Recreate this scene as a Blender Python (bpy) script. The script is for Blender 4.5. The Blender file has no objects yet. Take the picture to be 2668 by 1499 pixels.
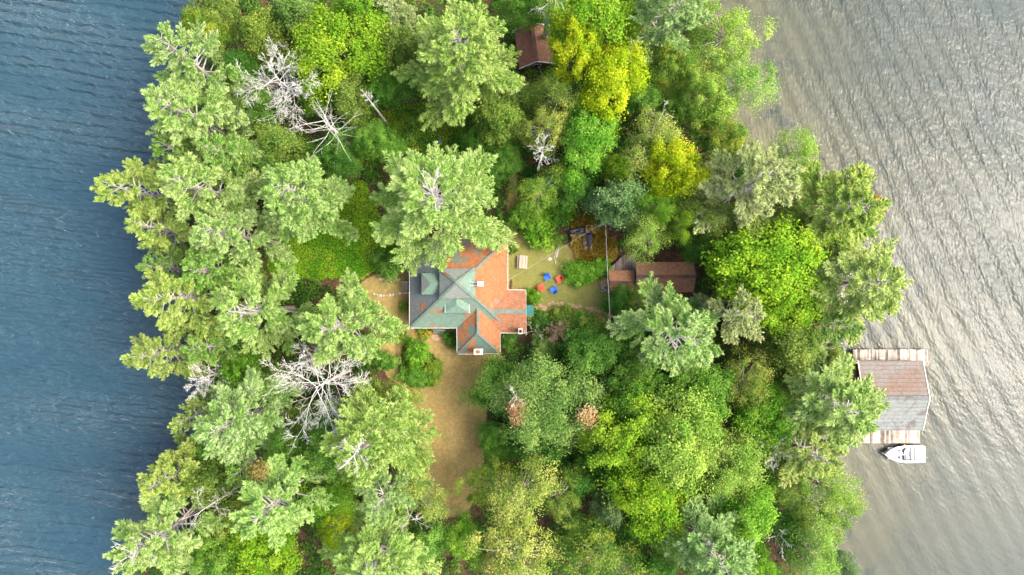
import bpy, math, random
import numpy as np
from math import radians as rad, sin, cos, pi, sqrt
from mathutils import Vector, Matrix

# ------------------------------------------------------------------ camera, sky, sun, exposure
S = bpy.context.scene
C = S.collection
CZ = 91.2                      # camera height above the lake, metres
FPX = 1800.0                   # focal length in photograph pixels (photograph 2668 wide)
cam = bpy.data.cameras.new('camera')
cam.sensor_width = 36.0
cam.lens = 18.0 / (1334.0 / FPX)
cam.clip_start = 0.5
cam.clip_end = 8000.0
camo = bpy.data.objects.new('camera', cam)
camo.location = (0, 0, CZ)
camo.rotation_euler = (0, 0, 0)
C.objects.link(camo)
S.camera = camo

SUN_EL, SUN_AZ = rad(51), rad(0)          # azimuth measured from +x towards +y
world = bpy.data.worlds.new('World')
S.world = world
world.use_nodes = True
wn = world.node_tree
sky = wn.nodes.new('ShaderNodeTexSky')
sky.sky_type = 'NISHITA'
sky.sun_disc = False
sky.sun_elevation = SUN_EL
sky.sun_rotation = pi / 2 - SUN_AZ
sky.air_density = 1.0
sky.dust_density = 7.0
sky.ozone_density = 0.3
bg = wn.nodes['Background']
wn.links.new(sky.outputs[0], bg.inputs[0])
bg.inputs[1].default_value = 0.15

sd = bpy.data.lights.new('sun', 'SUN')
sd.energy = 0.7
sd.angle = rad(20)
sd.color = (1.0, 0.95, 0.85)
so = bpy.data.objects.new('sun', sd)
so.rotation_euler = Vector((cos(SUN_EL) * cos(SUN_AZ), cos(SUN_EL) * sin(SUN_AZ), sin(SUN_EL))).to_track_quat('Z', 'Y').to_euler()
so.location = (60, 0, 120)
C.objects.link(so)

S.view_settings.view_transform = 'Standard'
S.view_settings.look = 'None'
S.view_settings.gamma = 1.0
S.view_settings.exposure = 2.12
S.cycles.max_bounces = 7
S.cycles.diffuse_bounces = 5
S.cycles.glossy_bounces = 3
S.cycles.transmission_bounces = 4
S.cycles.transparent_max_bounces = 8
S.cycles.caustics_reflective = False
S.cycles.caustics_refractive = False
S.cycles.use_denoising = True
S.cycles.use_adaptive_sampling = True
S.cycles.adaptive_threshold = 0.015

GZ = 1.2                       # ground height of the clearing above the lake


def P(px, py, z=GZ):
    """Where a point seen at that place stands if its real height is z."""
    k = (CZ - z) / FPX
    return Vector(((px - 1334.0) * k, (749.5 - py) * k, z))


def lin(r, g, b):
    f = lambda c: ((c / 255.0) / 12.92) if c / 255.0 <= 0.04045 else (((c / 255.0) + 0.055) / 1.055) ** 2.4
    return (f(r), f(g), f(b))


LIGHT = 1.75                    # how much brighter than its albedo a surface shows in this light


def alb(r, g, b, k=LIGHT):
    return tuple(min(0.9, c / k) for c in lin(r, g, b))


# ------------------------------------------------------------------ materials
class NT:
    def __init__(self, name):
        self.m = bpy.data.materials.new(name)
        self.m.use_nodes = True
        self.t = self.m.node_tree
        self.t.nodes.clear()
        self.out = self.n('ShaderNodeOutputMaterial')

    def n(self, typ, **kw):
        nd = self.t.nodes.new(typ)
        for k, v in kw.items():
            if k.startswith('i_'):
                key = k[2:]
                key = int(key) if key.isdigit() else key
                s = nd.inputs[key]
                if hasattr(v, 'node'):
                    self.t.links.new(v, s)
                else:
                    s.default_value = v
            else:
                setattr(nd, k, v)
        return nd

    def link(self, a, b):
        self.t.links.new(a, b)

    def math(self, op, a, b=0.0, clamp=False):
        nd = self.n('ShaderNodeMath', operation=op, use_clamp=clamp)
        for i, v in enumerate((a, b)):
            if hasattr(v, 'node'):
                self.link(v, nd.inputs[i])
            else:
                nd.inputs[i].default_value = v
        return nd.outputs[0]

    def mix(self, f, a, b, blend='MIX'):
        nd = self.n('ShaderNodeMix', data_type='RGBA', blend_type=blend)
        for s, v in ((nd.inputs[0], f), (nd.inputs[6], a), (nd.inputs[7], b)):
            if hasattr(v, 'node'):
                self.link(v, s)
            elif isinstance(v, (tuple, list)):
                s.default_value = tuple(v)[:3] + (1,)
            else:
                s.default_value = v
        return nd.outputs[2]

    def noise(self, scale, detail=4, rough=0.55, vec=None, dist=0.0):
        nd = self.n('ShaderNodeTexNoise', i_Scale=scale, i_Detail=detail, i_Roughness=rough, i_Distortion=dist)
        if vec is not None:
            self.link(vec, nd.inputs['Vector'])
        return nd.outputs[0]

    def ramp(self, f, lo, hi):
        nd = self.n('ShaderNodeMapRange', clamp=True, interpolation_type='SMOOTHSTEP')
        self.link(f, nd.inputs[0])
        nd.inputs[1].default_value = lo
        nd.inputs[2].default_value = hi
        return nd.outputs[0]

    def pos(self):
        return self.n('ShaderNodeNewGeometry').outputs['Position']

    def obj(self):
        return self.n('ShaderNodeTexCoord').outputs['Object']

    def mapping(self, vec, scale=(1, 1, 1), rot=(0, 0, 0), loc=(0, 0, 0)):
        nd = self.n('ShaderNodeMapping')
        nd.inputs['Scale'].default_value = scale
        nd.inputs['Rotation'].default_value = rot
        nd.inputs['Location'].default_value = loc
        self.link(vec, nd.inputs['Vector'])
        return nd.outputs[0]

    def attr(self, name, typ='GEOMETRY', out='Fac'):
        return self.n('ShaderNodeAttribute', attribute_name=name, attribute_type=typ).outputs[out]

    def bump(self, h, strength=0.5, dist=0.02):
        nd = self.n('ShaderNodeBump', i_Strength=strength, i_Distance=dist)
        self.link(h, nd.inputs['Height'])
        return nd.outputs[0]

    def principled(self, col, rough=0.7, spec=0.3, normal=None, metal=0.0):
        nd = self.n('ShaderNodeBsdfPrincipled', i_Roughness=rough, i_Metallic=metal)
        nd.inputs['Specular IOR Level'].default_value = spec
        s = nd.inputs['Base Color']
        if hasattr(col, 'node'):
            self.link(col, s)
        else:
            s.default_value = tuple(col)[:3] + (1,)
        if normal is not None:
            self.link(normal, nd.inputs['Normal'])
        return nd

    def done(self, shader):
        self.link(shader, self.out.inputs[0])
        return self.m


def leaf_material(name, transl=0.35):
    t = NT(name)
    base = t.n('ShaderNodeObjectInfo').outputs['Color']
    second = t.attr('tint', 'OBJECT', 'Color')
    v = t.attr('var')
    nz = t.noise(0.45, 3, 0.6, t.obj())
    w = t.math('ADD', t.math('MULTIPLY', v, 0.36), t.math('MULTIPLY', nz, 0.94))
    f = t.ramp(w, 0.52, 0.82)
    col = t.mix(f, base, second)
    # leaf to leaf variation
    br = t.math('ADD', t.math('MULTIPLY', v, 0.55), 0.72)
    hsv = t.n('ShaderNodeHueSaturation')
    t.link(col, hsv.inputs['Color'])
    t.link(br, hsv.inputs['Value'])
    t.link(t.math('ADD', t.math('MULTIPLY', v, -0.02), 0.51), hsv.inputs['Hue'])
    p = t.principled(hsv.outputs[0], 0.7, 0.08)
    tr = t.n('ShaderNodeBsdfTranslucent')
    t.link(hsv.outputs[0], tr.inputs[0])
    mx = t.n('ShaderNodeMixShader', i_0=transl)
    t.link(p.outputs[0], mx.inputs[1])
    t.link(tr.outputs[0], mx.inputs[2])
    return t.done(mx.outputs[0])


def simple(name, col, rough=0.6, spec=0.3, nscale=3.0, var=0.3, bump=0.0, metal=0.0, dark=None):
    t = NT(name)
    o = t.obj()
    nz = t.noise(nscale, 5, 0.6, o)
    f = t.ramp(nz, 0.3, 0.7)
    d = dark if dark is not None else tuple(c * (1 - var) for c in col)
    c = t.mix(f, d, col)
    nrm = t.bump(t.noise(nscale * 4, 4, 0.6, o), bump, 0.03) if bump else None
    return t.done(t.principled(c, rough, spec, nrm, metal).outputs[0])


def bark_material(name, c1, c2):
    t = NT(name)
    o = t.obj()
    v = t.mapping(o, (6, 6, 1.2))
    nz = t.noise(1.5, 5, 0.65, v)
    c = t.mix(t.ramp(nz, 0.3, 0.7), c1, c2)
    return t.done(t.principled(c, 0.85, 0.15, t.bump(nz, 0.6, 0.04)).outputs[0])


M = {}
M['leaf'] = leaf_material('leaf', 0.42)
M['needle'] = leaf_material('needle', 0.35)
M['bark'] = bark_material('bark', (0.09, 0.07, 0.055), (0.22, 0.19, 0.16))
M['pine_bark'] = bark_material('pine_bark', (0.19, 0.175, 0.155), (0.38, 0.36, 0.33))
M['birch_bark'] = bark_material('birch_bark', (0.2, 0.18, 0.15), (0.5, 0.47, 0.42))
M['dead_wood'] = bark_material('dead_wood', (0.3, 0.3, 0.28), (0.53, 0.525, 0.495))
M['pink_twig'] = bark_material('pink_twig', (0.22, 0.12, 0.09), (0.4, 0.25, 0.19))
M['white_trim'] = simple('white_trim', (0.5, 0.5, 0.48), 0.5, 0.3, 2.0, 0.25)
M['siding'] = simple('siding', (0.13, 0.12, 0.1), 0.7, 0.2, 4.0, 0.3)
M['green_siding'] = simple('green_siding', (0.06, 0.1, 0.08), 0.6, 0.2, 4.0, 0.3)
M['brown_siding'] = simple('brown_siding', (0.1, 0.055, 0.035), 0.7, 0.2, 3.0, 0.4)
M['glass'] = simple('window_glass', (0.02, 0.025, 0.03), 0.08, 0.6, 2.0, 0.2)
M['stone_white'] = simple('pale_stone', (0.42, 0.39, 0.33), 0.8, 0.2, 5.0, 0.4, 0.4)
M['stone_tan'] = simple('tan_flagstone', (0.34, 0.235, 0.14), 0.85, 0.2, 4.0, 0.35, 0.3)
M['brick'] = simple('chimney_stone', (0.5, 0.44, 0.38), 0.85, 0.2, 9.0, 0.55, 0.5)
M['soot'] = simple('soot', (0.02, 0.018, 0.016), 0.9, 0.1)
M['rust'] = simple('flue_clay', (0.2, 0.1, 0.07), 0.8, 0.2)
M['steel'] = simple('galvanised_steel', (0.5, 0.5, 0.5), 0.35, 0.5, 6.0, 0.2, 0.0, 0.6)
M['wire'] = simple('wire', (0.4, 0.4, 0.4), 0.5, 0.4)
M['tarp'] = simple('black_tarp', (0.022, 0.026, 0.034), 0.38, 0.45, 2.5, 0.5, 0.5)
M['teal'] = simple('teal_panel', (0.02, 0.16, 0.15), 0.5, 0.35, 5.0, 0.35)
M['blue_plastic'] = simple('blue_plastic', (0.006, 0.1, 0.42), 0.4, 0.4, 6.0, 0.2)
M['red_plastic'] = simple('red_plastic', (0.5, 0.06, 0.022), 0.4, 0.4, 6.0, 0.2)
M['gelcoat'] = simple('white_gelcoat', (0.8, 0.8, 0.8), 0.2, 0.5, 2.0, 0.06)
M['boat_interior'] = simple('boat_interior', (0.62, 0.62, 0.62), 0.6, 0.3, 5.0, 0.15)
M['boat_dark'] = simple('boat_dark', (0.03, 0.05, 0.05), 0.4, 0.4, 5.0, 0.3)
M['boat_grey'] = simple('boat_grey_vinyl', (0.3, 0.32, 0.33), 0.5, 0.4, 5.0, 0.2)
M['orange'] = simple('orange_fender', (0.7, 0.16, 0.03), 0.4, 0.4)
M['blue_tarp'] = simple('blue_tarp', (0.09, 0.19, 0.24), 0.5, 0.3)
M['new_wood'] = simple('new_wood', (0.38, 0.22, 0.1), 0.7, 0.2, 3.0, 0.25)
M['fresh_log'] = simple('split_log', (0.32, 0.22, 0.16), 0.85, 0.15, 6.0, 0.55)
M['black_pvc'] = simple('black_rubber', (0.02, 0.02, 0.02), 0.5, 0.3)


def plank_material(name, c1, c2, c3, seed=0):
    t = NT(name)
    r = t.n('ShaderNodeObjectInfo').outputs['Random']
    v = t.mapping(t.pos(), (1.2, 1.2, 1.2), (0, 0, 0), (seed, 0, 0))
    a = t.noise(0.9, 5, 0.65, v)
    b = t.noise(7.0, 3, 0.6, v)
    f = t.math('ADD', t.math('MULTIPLY', r, 0.45), t.math('ADD', t.math('MULTIPLY', a, 0.7), t.math('MULTIPLY', b, 0.25)))
    c = t.mix(t.ramp(f, 0.42, 0.72), c1, c2)
    c = t.mix(t.ramp(f, 0.72, 1.0), c, c3)
    return t.done(t.principled(c, 0.8, 0.2, t.bump(b, 0.4, 0.02)).outputs[0])


M['dock_plank'] = plank_material('dock_plank', (0.09, 0.075, 0.06), (0.3, 0.265, 0.225), (0.45, 0.41, 0.36))
M['deck_plank'] = plank_material('deck_plank', (0.1, 0.075, 0.06), (0.21, 0.16, 0.13), (0.28, 0.23, 0.2), 9)
M['table_plank'] = plank_material('table_plank', (0.3, 0.2, 0.16), (0.42, 0.31, 0.26), (0.5, 0.4, 0.34), 4)


def roof_material(name, base, moss, lo, hi, seed=0.0, band=0.11, band_amt=0.25, moss2=None, edge=None):
    """Asphalt shingles in courses, with patches of orange moss and pine needles."""
    t = NT(name)
    p = t.pos()
    v = t.mapping(p, (1, 1, 1.0), (0, 0, 0), (seed * 3.7, seed * 1.9, 0))
    sep = t.n('ShaderNodeSeparateXYZ')
    t.link(p, sep.inputs[0])
    zb = t.math('FRACT', t.math('DIVIDE', sep.outputs[2], band))
    fine = t.noise(9.0, 3, 0.6, v)
    streak = t.noise(1.2, 5, 0.7, t.mapping(v, (2.2, 2.2, 9)))
    g = t.mix(t.ramp(streak, 0.3, 0.75), tuple(c * 0.72 for c in base), tuple(min(1, c * 1.15) for c in base))
    big = t.noise(0.33, 5, 0.62, v, 0.6)
    w = t.math('ADD', big, t.math('MULTIPLY', fine, 0.14))
    m = t.ramp(w, lo, hi)
    mc = t.mix(t.ramp(t.noise(2.5, 5, 0.7, v), 0.3, 0.7), moss2 or tuple(c * 0.62 for c in moss), moss)
    mc = t.mix(t.math('MULTIPLY', t.ramp(fine, 0.45, 0.8), 0.35), mc, tuple(c * 0.45 for c in moss))
    c = t.mix(m, g, mc)
    dk = t.math('SUBTRACT', 1.0, t.math('MULTIPLY', t.ramp(zb, 0.75, 0.98), band_amt))
    cc = t.n('ShaderNodeHueSaturation')
    t.link(c, cc.inputs['Color'])
    t.link(dk, cc.inputs['Value'])
    h = t.math('ADD', t.math('MULTIPLY', zb, -0.5), t.math('ADD', t.math('MULTIPLY', fine, 0.5), t.math('MULTIPLY', m, 0.8)))
    return t.done(t.principled(cc.outputs[0], 0.85, 0.2, t.bump(h, 0.6, 0.03)).outputs[0])


MOSS = (0.28, 0.12, 0.055)
MOSS_D = (0.22, 0.09, 0.045)
M['roof_green'] = roof_material('roof_green', (0.11, 0.175, 0.14), MOSS, 0.62, 0.68, 1)
M['roof_green_clean'] = roof_material('roof_green_clean', (0.11, 0.18, 0.145), MOSS, 0.68, 0.72, 2)
M['roof_slate'] = roof_material('roof_slate', (0.105, 0.128, 0.135), MOSS, 0.64, 0.69, 5)
M['roof_grey'] = roof_material('roof_grey', (0.16, 0.185, 0.168), MOSS, 0.69, 0.74, 2)
M['roof_moss'] = roof_material('roof_moss', (0.13, 0.16, 0.135), MOSS, 0.36, 0.44, 4)
M['roof_moss_half'] = roof_material('roof_moss_half', (0.09, 0.15, 0.125), MOSS, 0.5, 0.56, 7)
M['roof_needles'] = roof_material('roof_needles', (0.12, 0.14, 0.125), (0.29, 0.135, 0.075), 0.3, 0.42, 3)
M['roof_ridge'] = roof_material('roof_ridge', (0.11, 0.15, 0.128), MOSS, 0.68, 0.74, 8)
M['cabin_roof'] = roof_material('cabin_roof', (0.08, 0.085, 0.07), (0.29, 0.145, 0.088), 0.22, 0.36, 6)
M['cabin_roof_light'] = roof_material('cabin_roof_light', (0.08, 0.1, 0.085), (0.3, 0.15, 0.08), 0.28, 0.4, 11)
M['cabin_ridge'] = roof_material('cabin_ridge', (0.055, 0.065, 0.055), (0.16, 0.075, 0.045), 0.5, 0.62, 12)
M['red_roof'] = roof_material('red_roof', (0.16, 0.075, 0.055), (0.25, 0.11, 0.07), 0.35, 0.55, 13)
M['boat_roof_brown'] = roof_material('boat_roof_brown', (0.15, 0.14, 0.13), (0.165, 0.115, 0.088), 0.42, 0.74, 14, 0.16, 0.35)
M['boat_roof_grey'] = roof_material('boat_roof_grey', (0.155, 0.172, 0.168), (0.12, 0.1, 0.09), 0.58, 0.7, 15, 0.16, 0.3)

# ------------------------------------------------------------------ mesh helpers


def mesh_np(name, V, F, mats, var=None, smooth=False, mi=None):
    """V (n,3); F list of int arrays with equal width, e.g. quads (m,4) and tris (k,3)."""
    me = bpy.data.meshes.new(name)
    Fs = [np.asarray(f, dtype=np.int32) for f in F if len(f)]
    me.vertices.add(len(V))
    me.vertices.foreach_set('co', np.asarray(V, dtype=np.float32).ravel())
    loops = np.concatenate([f.ravel() for f in Fs])
    tot = np.concatenate([np.full(len(f), f.shape[1], dtype=np.int32) for f in Fs])
    start = np.concatenate(([0], np.cumsum(tot)[:-1])).astype(np.int32)
    me.loops.add(len(loops))
    me.loops.foreach_set('vertex_index', loops)
    me.polygons.add(len(tot))
    me.polygons.foreach_set('loop_start', start)
    me.polygons.foreach_set('loop_total', tot)
    if smooth:
        me.polygons.foreach_set('use_smooth', np.ones(len(tot), dtype=bool))
    for m in mats:
        me.materials.append(m)
    if mi is not None:
        me.polygons.foreach_set('material_index', np.asarray(mi, dtype=np.int32))
    me.update(calc_edges=True)
    if var is not None:
        a = me.attributes.new('var', 'FLOAT', 'FACE')
        a.data.foreach_set('value', np.asarray(var, dtype=np.float32))
    return me


def unit(v):
    return v / np.maximum(np.linalg.norm(v, axis=-1, keepdims=True), 1e-9)


def kites(c, n, L, W, rng, t=None, fold=0.18):
    """One folded four-cornered leaf at every c, facing n."""
    n = unit(n)
    if t is None:
        t = rng.normal(size=c.shape)
    t = unit(t - (t * n).sum(1, keepdims=True) * n)
    b = np.cross(n, t)
    L = np.broadcast_to(np.asarray(L, dtype=float).reshape(-1, 1), (len(c), 1))
    W = np.broadcast_to(np.asarray(W, dtype=float).reshape(-1, 1), (len(c), 1))
    v = np.stack([c - t * L * .5 - n * W * fold, c + b * W * .5 + t * L * .05 + n * W * fold,
                  c + t * L * .5 - n * W * fold, c - b * W * .5 + t * L * .05 + n * W * fold], axis=1)
    return v.reshape(-1, 3), np.arange(len(c) * 4, dtype=np.int32).reshape(-1, 4)


class Geo:
    """Collects tubes, boxes and polygons into one mesh."""

    def __init__(self):
        self.v, self.f, self.m = [], [], []

    def add(self, verts, faces, mi=0):
        o = len(self.v)
        self.v += [tuple(x) for x in verts]
        self.f += [tuple(i + o for i in f) for f in faces]
        self.m += [mi] * len(faces)

    def tube(self, pts, radii, sides=5, mi=0, cap=True):
        pts = [Vector(p) for p in pts]
        rings = []
        for i, p in enumerate(pts):
            d = (pts[min(i + 1, len(pts) - 1)] - pts[max(i - 1, 0)])
            if d.length < 1e-6:
                d = Vector((0, 0, 1))
            d.normalize()
            a = d.cross(Vector((0.31, 0.17, 0.93)) if abs(d.z) < 0.9 else Vector((1, 0.1, 0))).normalized()
            b = d.cross(a)
            rings.append([p + (a * cos(2 * pi * k / sides) + b * sin(2 * pi * k / sides)) * radii[i] for k in range(sides)])
        vs = [q for r in rings for q in r]
        fs = []
        for i in range(len(pts) - 1):
            for k in range(sides):
                k2 = (k + 1) % sides
                fs.append((i * sides + k, i * sides + k2, (i + 1) * sides + k2, (i + 1) * sides + k))
        if cap:
            fs.append(tuple(range(sides))[::-1])
            fs.append(tuple((len(pts) - 1) * sides + k for k in range(sides)))
        self.add(vs, fs, mi)

    def box(self, x0, x1, y0, y1, z0, z1, mi=0, mat=None):
        vs = [Vector((x, y, z)) for z in (z0, z1) for (x, y) in ((x0, y0), (x1, y0), (x1, y1), (x0, y1))]
        if mat is not None:
            vs = [mat @ v for v in vs]
        self.add(vs, [(3, 2, 1, 0), (4, 5, 6, 7), (0, 1, 5, 4), (1, 2, 6, 5), (2, 3, 7, 6), (3, 0, 4, 7)], mi)

    def bar(self, a, b, w, h, mi=0, up=Vector((0, 0, 1))):
        a, b = Vector(a), Vector(b)
        d = (b - a)
        L = d.length
        d.normalize()
        s = d.cross(up)
        if s.length < 1e-4:
            s = d.cross(Vector((1, 0, 0)))
        s.normalize()
        u = s.cross(d)
        vs = []
        for q in (a, b):
            for (i, j) in ((-1, -1), (1, -1), (1, 1), (-1, 1)):
                vs.append(q + s * w * .5 * i + u * h * .5 * j)
        self.add(vs, [(3, 2, 1, 0), (4, 5, 6, 7), (0, 1, 5, 4), (1, 2, 6, 5), (2, 3, 7, 6), (3, 0, 4, 7)], mi)

    def prism(self, poly, z0, z1, mi=0):
        n = len(poly)
        vs = [(p[0], p[1], z0) for p in poly] + [(p[0], p[1], z1) for p in poly]
        fs = [tuple(range(n))[::-1], tuple(range(n, 2 * n))]
        for i in range(n):
            j = (i + 1) % n
            fs.append((i, j, n + j, n + i))
        self.add(vs, fs, mi)

    def mesh(self, name, mats, bevel=0.0, smooth=False):
        me = bpy.data.meshes.new(name)
        me.from_pydata(self.v, [], self.f)
        for m in mats if isinstance(mats, (list, tuple)) else [mats]:
            me.materials.append(m)
        me.polygons.foreach_set('material_index', self.m)
        if smooth:
            me.polygons.foreach_set('use_smooth', [True] * len(self.f))
        me.update()
        return me

    def build(self, name, mats, parent=None, bevel=0.0, smooth=False):
        o = link(name, self.mesh(name, mats, smooth=smooth), parent)
        if bevel:
            b = o.modifiers.new('bevel', 'BEVEL')
            b.width = bevel
            b.segments = 2
            b.limit_method = 'ANGLE'
        return o


def link(name, data, parent=None):
    o = bpy.data.objects.new(name, data)
    C.objects.link(o)
    if parent is not None:
        o.parent = parent
    return o


USED = set()


def tag(o, label=None, cat=None, group=None, kind=None):
    if label:
        if group is None:
            assert label not in USED, label
        USED.add(label)
        assert 4 <= len(label.split()) <= 16, label
        o['label'] = label
    if cat:
        o['category'] = cat
    if group:
        o['group'] = group
    if kind:
        o['kind'] = kind
    return o


def empty(name, loc, rz=0.0):
    e = bpy.data.objects.new(name, None)
    e.empty_display_size = 0.3
    e.location = loc
    e.rotation_euler = (0, 0, rz)
    C.objects.link(e)
    return e


# ------------------------------------------------------------------ the island: outline, ground, lake bed, lake
def chaikin(p, n=2):
    p = np.array(p, dtype=float)
    for _ in range(n):
        q = np.roll(p, -1, axis=0)
        p = np.stack([p * .75 + q * .25, p * .25 + q * .75], axis=1).reshape(-1, 2)
    return p


def wpoly(pts, n=2):
    return chaikin([P(x, y)[:2] for x, y in pts], n)


ISLAND = wpoly([(600, -500), (585, -100), (575, 60), (520, 140), (500, 300), (475, 450), (440, 560), (470, 700), (465, 850), (500, 950),
                (575, 1020), (560, 1100), (500, 1200), (440, 1300), (390, 1400), (330, 1600), (280, 2000), (2060, 2000), (2090, 1600),
                (2100, 1430), (2105, 1300), (2110, 1190), (2170, 1090), (2200, 980), (2140, 905), (2150, 850), (2185, 780), (2180, 690), (2160, 570),
                (2080, 460), (1985, 385), (1930, 372), (1895, 330), (1900, 230), (1890, 120), (1850, 0), (1800, -100), (1760, -500)])


def sdist(x, y, poly):
    """Signed distance, positive inside."""
    x = np.asarray(x, dtype=float)
    y = np.asarray(y, dtype=float)
    d = np.full(x.shape, 1e9)
    ins = np.zeros(x.shape, dtype=bool)
    n = len(poly)
    for i in range(n):
        ax, ay = poly[i]
        bx, by = poly[(i + 1) % n]
        ex, ey = bx - ax, by - ay
        L2 = ex * ex + ey * ey + 1e-12
        t = np.clip(((x - ax) * ex + (y - ay) * ey) / L2, 0, 1)
        d = np.minimum(d, np.hypot(x - ax - t * ex, y - ay - t * ey))
        c = ((ay > y) != (by > y)) & (x < (bx - ax) * (y - ay) / (by - ay + 1e-12) + ax)
        ins ^= c
    return np.where(ins, d, -d)


def smooth(a, b, x):
    t = np.clip((x - a) / (b - a), 0, 1)
    return t * t * (3 - 2 * t)


def vnoise(x, y, s=0):
    r = 0
    for k, (f, a, ph) in enumerate(((0.11, 1, 0.3), (0.23, .6, 1.9), (0.47, .35, 4.1), (0.9, .2, 2.2))):
        r = r + a * np.sin(f * x * 1.1 + ph + s + 1.7 * np.sin(f * y * 0.8 + ph * 2 + s)) * np.cos(f * y * 0.9 + ph * 1.3 - s + 1.3 * np.sin(f * x * 0.7 + s))
    return r


def height(x, y, d=None):
    if d is None:
        d = sdist(x, y, ISLAND)
    d = d + 0.7 * vnoise(x * 3, y * 3, 2.0)
    land = GZ * smooth(-0.3, 5.0, d) + 0.05 * vnoise(x, y) * smooth(2, 7, d)
    side = smooth(-8, 12, x)
    dd = np.maximum(-d, 0)
    bed = -(1 - side) * np.minimum(0.35 * dd + 0.02 * dd ** 2, 9.0) - side * (np.minimum(0.075 * dd, 3.2) + 0.25 * smooth(0, 8, dd) * (1 + vnoise(x, y, 5)))
    return np.where(d > -0.3, land + np.minimum(bed, 0) * 0, 0) + np.where(d <= -0.3, bed, 0)


def gh(x, y):
    return float(height(np.array([x]), np.array([y]))[0])


LAWN = wpoly([(1075, 858), (1290, 858), (1310, 925), (1280, 960), (1265, 1080), (1262, 1200), (1240, 1290), (1215, 1345), (1105, 1350), (1110, 1240),
              (1095, 1100), (1060, 1010), (1005, 985), (985, 900), (990, 800), (940, 765), (930, 740), (1000, 705), (1065, 690), (1080, 760)], 2)
YARD = wpoly([(1310, 620), (1330, 600), (1345, 595), (1400, 650), (1440, 640), (1500, 640), (1520, 700), (1570, 700), (1590, 760), (1595, 845), (1560, 840),
              (1480, 808), (1400, 812), (1370, 820), (1340, 770)], 2)
PATHN = wpoly([(1305, 620), (1352, 620), (1350, 480), (1345, 380), (1325, 380), (1325, 500)], 1)
COVER = wpoly([(690, 690), (725, 640), (800, 600), (880, 560), (920, 470), (960, 470), (990, 560), (1040, 640), (1050, 690), (990, 712), (925, 735), (830, 728), (720, 725)], 2)
COVERN = wpoly([(1020, 270), (1110, 270), (1220, 300), (1240, 390), (1120, 400), (1030, 390), (960, 440), (900, 450), (930, 380)], 2)
HOUSE = wpoly([(1066, 622), (1324, 622), (1324, 755), (1372, 755), (1372, 870), (1304, 870), (1304, 925), (1190, 925), (1190, 857), (1066, 857)], 0)
CABIN = wpoly([(1560, 665), (1805, 665), (1805, 765), (1560, 765)], 0)
FERN = wpoly([(1485, 560), (1545, 560), (1590, 620), (1625, 650), (1600, 690), (1560, 705), (1510, 690), (1490, 640)], 2)
BEDR = wpoly([(1048, 890), (1110, 880), (1125, 935), (1155, 945), (1145, 985), (1100, 1012), (1055, 1000), (1038, 960)], 2)

xs = np.concatenate([np.linspace(-3500, -110, 14), np.arange(-90, -70, 4), np.arange(-70, 70.01, 0.55), np.arange(74, 92, 4), np.linspace(110, 3500, 14)])
ys = np.concatenate([np.linspace(-3500, -90, 14), np.arange(-75, -48, 4), np.arange(-48, 48.01, 0.55), np.arange(52, 76, 4), np.linspace(90, 3500, 14)])
GX, GY = np.meshgrid(xs, ys)
gd = sdist(GX.ravel(), GY.ravel(), ISLAND)
gz = height(GX.ravel(), GY.ravel(), gd)
nx, ny = len(xs), len(ys)
idx = np.arange(nx * ny).reshape(ny, nx)
quads = np.stack([idx[:-1, :-1].ravel(), idx[:-1, 1:].ravel(), idx[1:, 1:].ravel(), idx[1:, :-1].ravel()], axis=1)


def ground_material():
    t = NT('ground')
    p = t.pos()
    lawn, moist, bed = t.attr('lawn'), t.attr('green'), t.attr('bed')
    n1 = t.noise(0.35, 5, 0.65, p)
    n2 = t.noise(3.0, 5, 0.7, p)
    n3 = t.noise(16.0, 3, 0.7, p)
    litter = t.mix(t.ramp(n2, 0.3, 0.7), (0.035, 0.022, 0.014), (0.1, 0.055, 0.032))
    litter = t.mix(t.ramp(n1, 0.45, 0.65), litter, (0.035, 0.045, 0.016))
    stripe = t.noise(1.0, 3, 0.6, t.mapping(p, (3.5, 0.35, 1)))
    dry = t.mix(t.ramp(n2, 0.3, 0.72), (0.17, 0.125, 0.045), (0.29, 0.215, 0.085))
    dry = t.mix(t.math('MULTIPLY', t.ramp(stripe, 0.4, 0.65), 0.35), dry, (0.2, 0.145, 0.055))
    grn = t.mix(t.ramp(n3, 0.3, 0.7), (0.1, 0.125, 0.03), (0.2, 0.2, 0.06))
    gf = t.ramp(t.math('ADD', moist, t.math('MULTIPLY', t.math('SUBTRACT', n1, 0.5), 1.5)), 0.25, 0.85)
    turf = t.mix(gf, dry, grn)
    turf = t.mix(t.math('MULTIPLY', t.ramp(n3, 0.48, 0.72), 0.45), turf, (0.33, 0.24, 0.11))
    turf = t.mix(t.math('MULTIPLY', t.ramp(t.noise(0.55, 6, 0.72, p), 0.47, 0.66), 0.6), turf, (0.12, 0.125, 0.036))
    lf = t.ramp(t.math('ADD', lawn, t.math('MULTIPLY', t.math('SUBTRACT', n2, 0.5), 0.35)), 0.3, 0.6)
    land = t.mix(lf, litter, turf)
    weeds = t.noise(0.13, 5, 0.65, p, 0.8)
    sand = t.mix(t.ramp(n1, 0.3, 0.7), (0.12, 0.104, 0.058), (0.185, 0.155, 0.086))
    sand = t.mix(t.ramp(weeds, 0.54, 0.64), sand, (0.055, 0.06, 0.05))
    c = t.mix(t.ramp(bed, 0.3, 0.7), land, sand)
    h = t.math('ADD', n2, t.math('MULTIPLY', n3, 0.6))
    return t.done(t.principled(c, 0.92, 0.12, t.bump(h, 0.7, 0.06)).outputs[0])


M['ground'] = ground_material()
gme = mesh_np('ground', np.stack([GX.ravel(), GY.ravel(), gz], axis=1), [quads], [M['ground']], smooth=True)


def vattr(me, name, vals):
    a = me.attributes.new(name, 'FLOAT', 'POINT')
    a.data.foreach_set('value', np.asarray(vals, dtype=np.float32))


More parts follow.
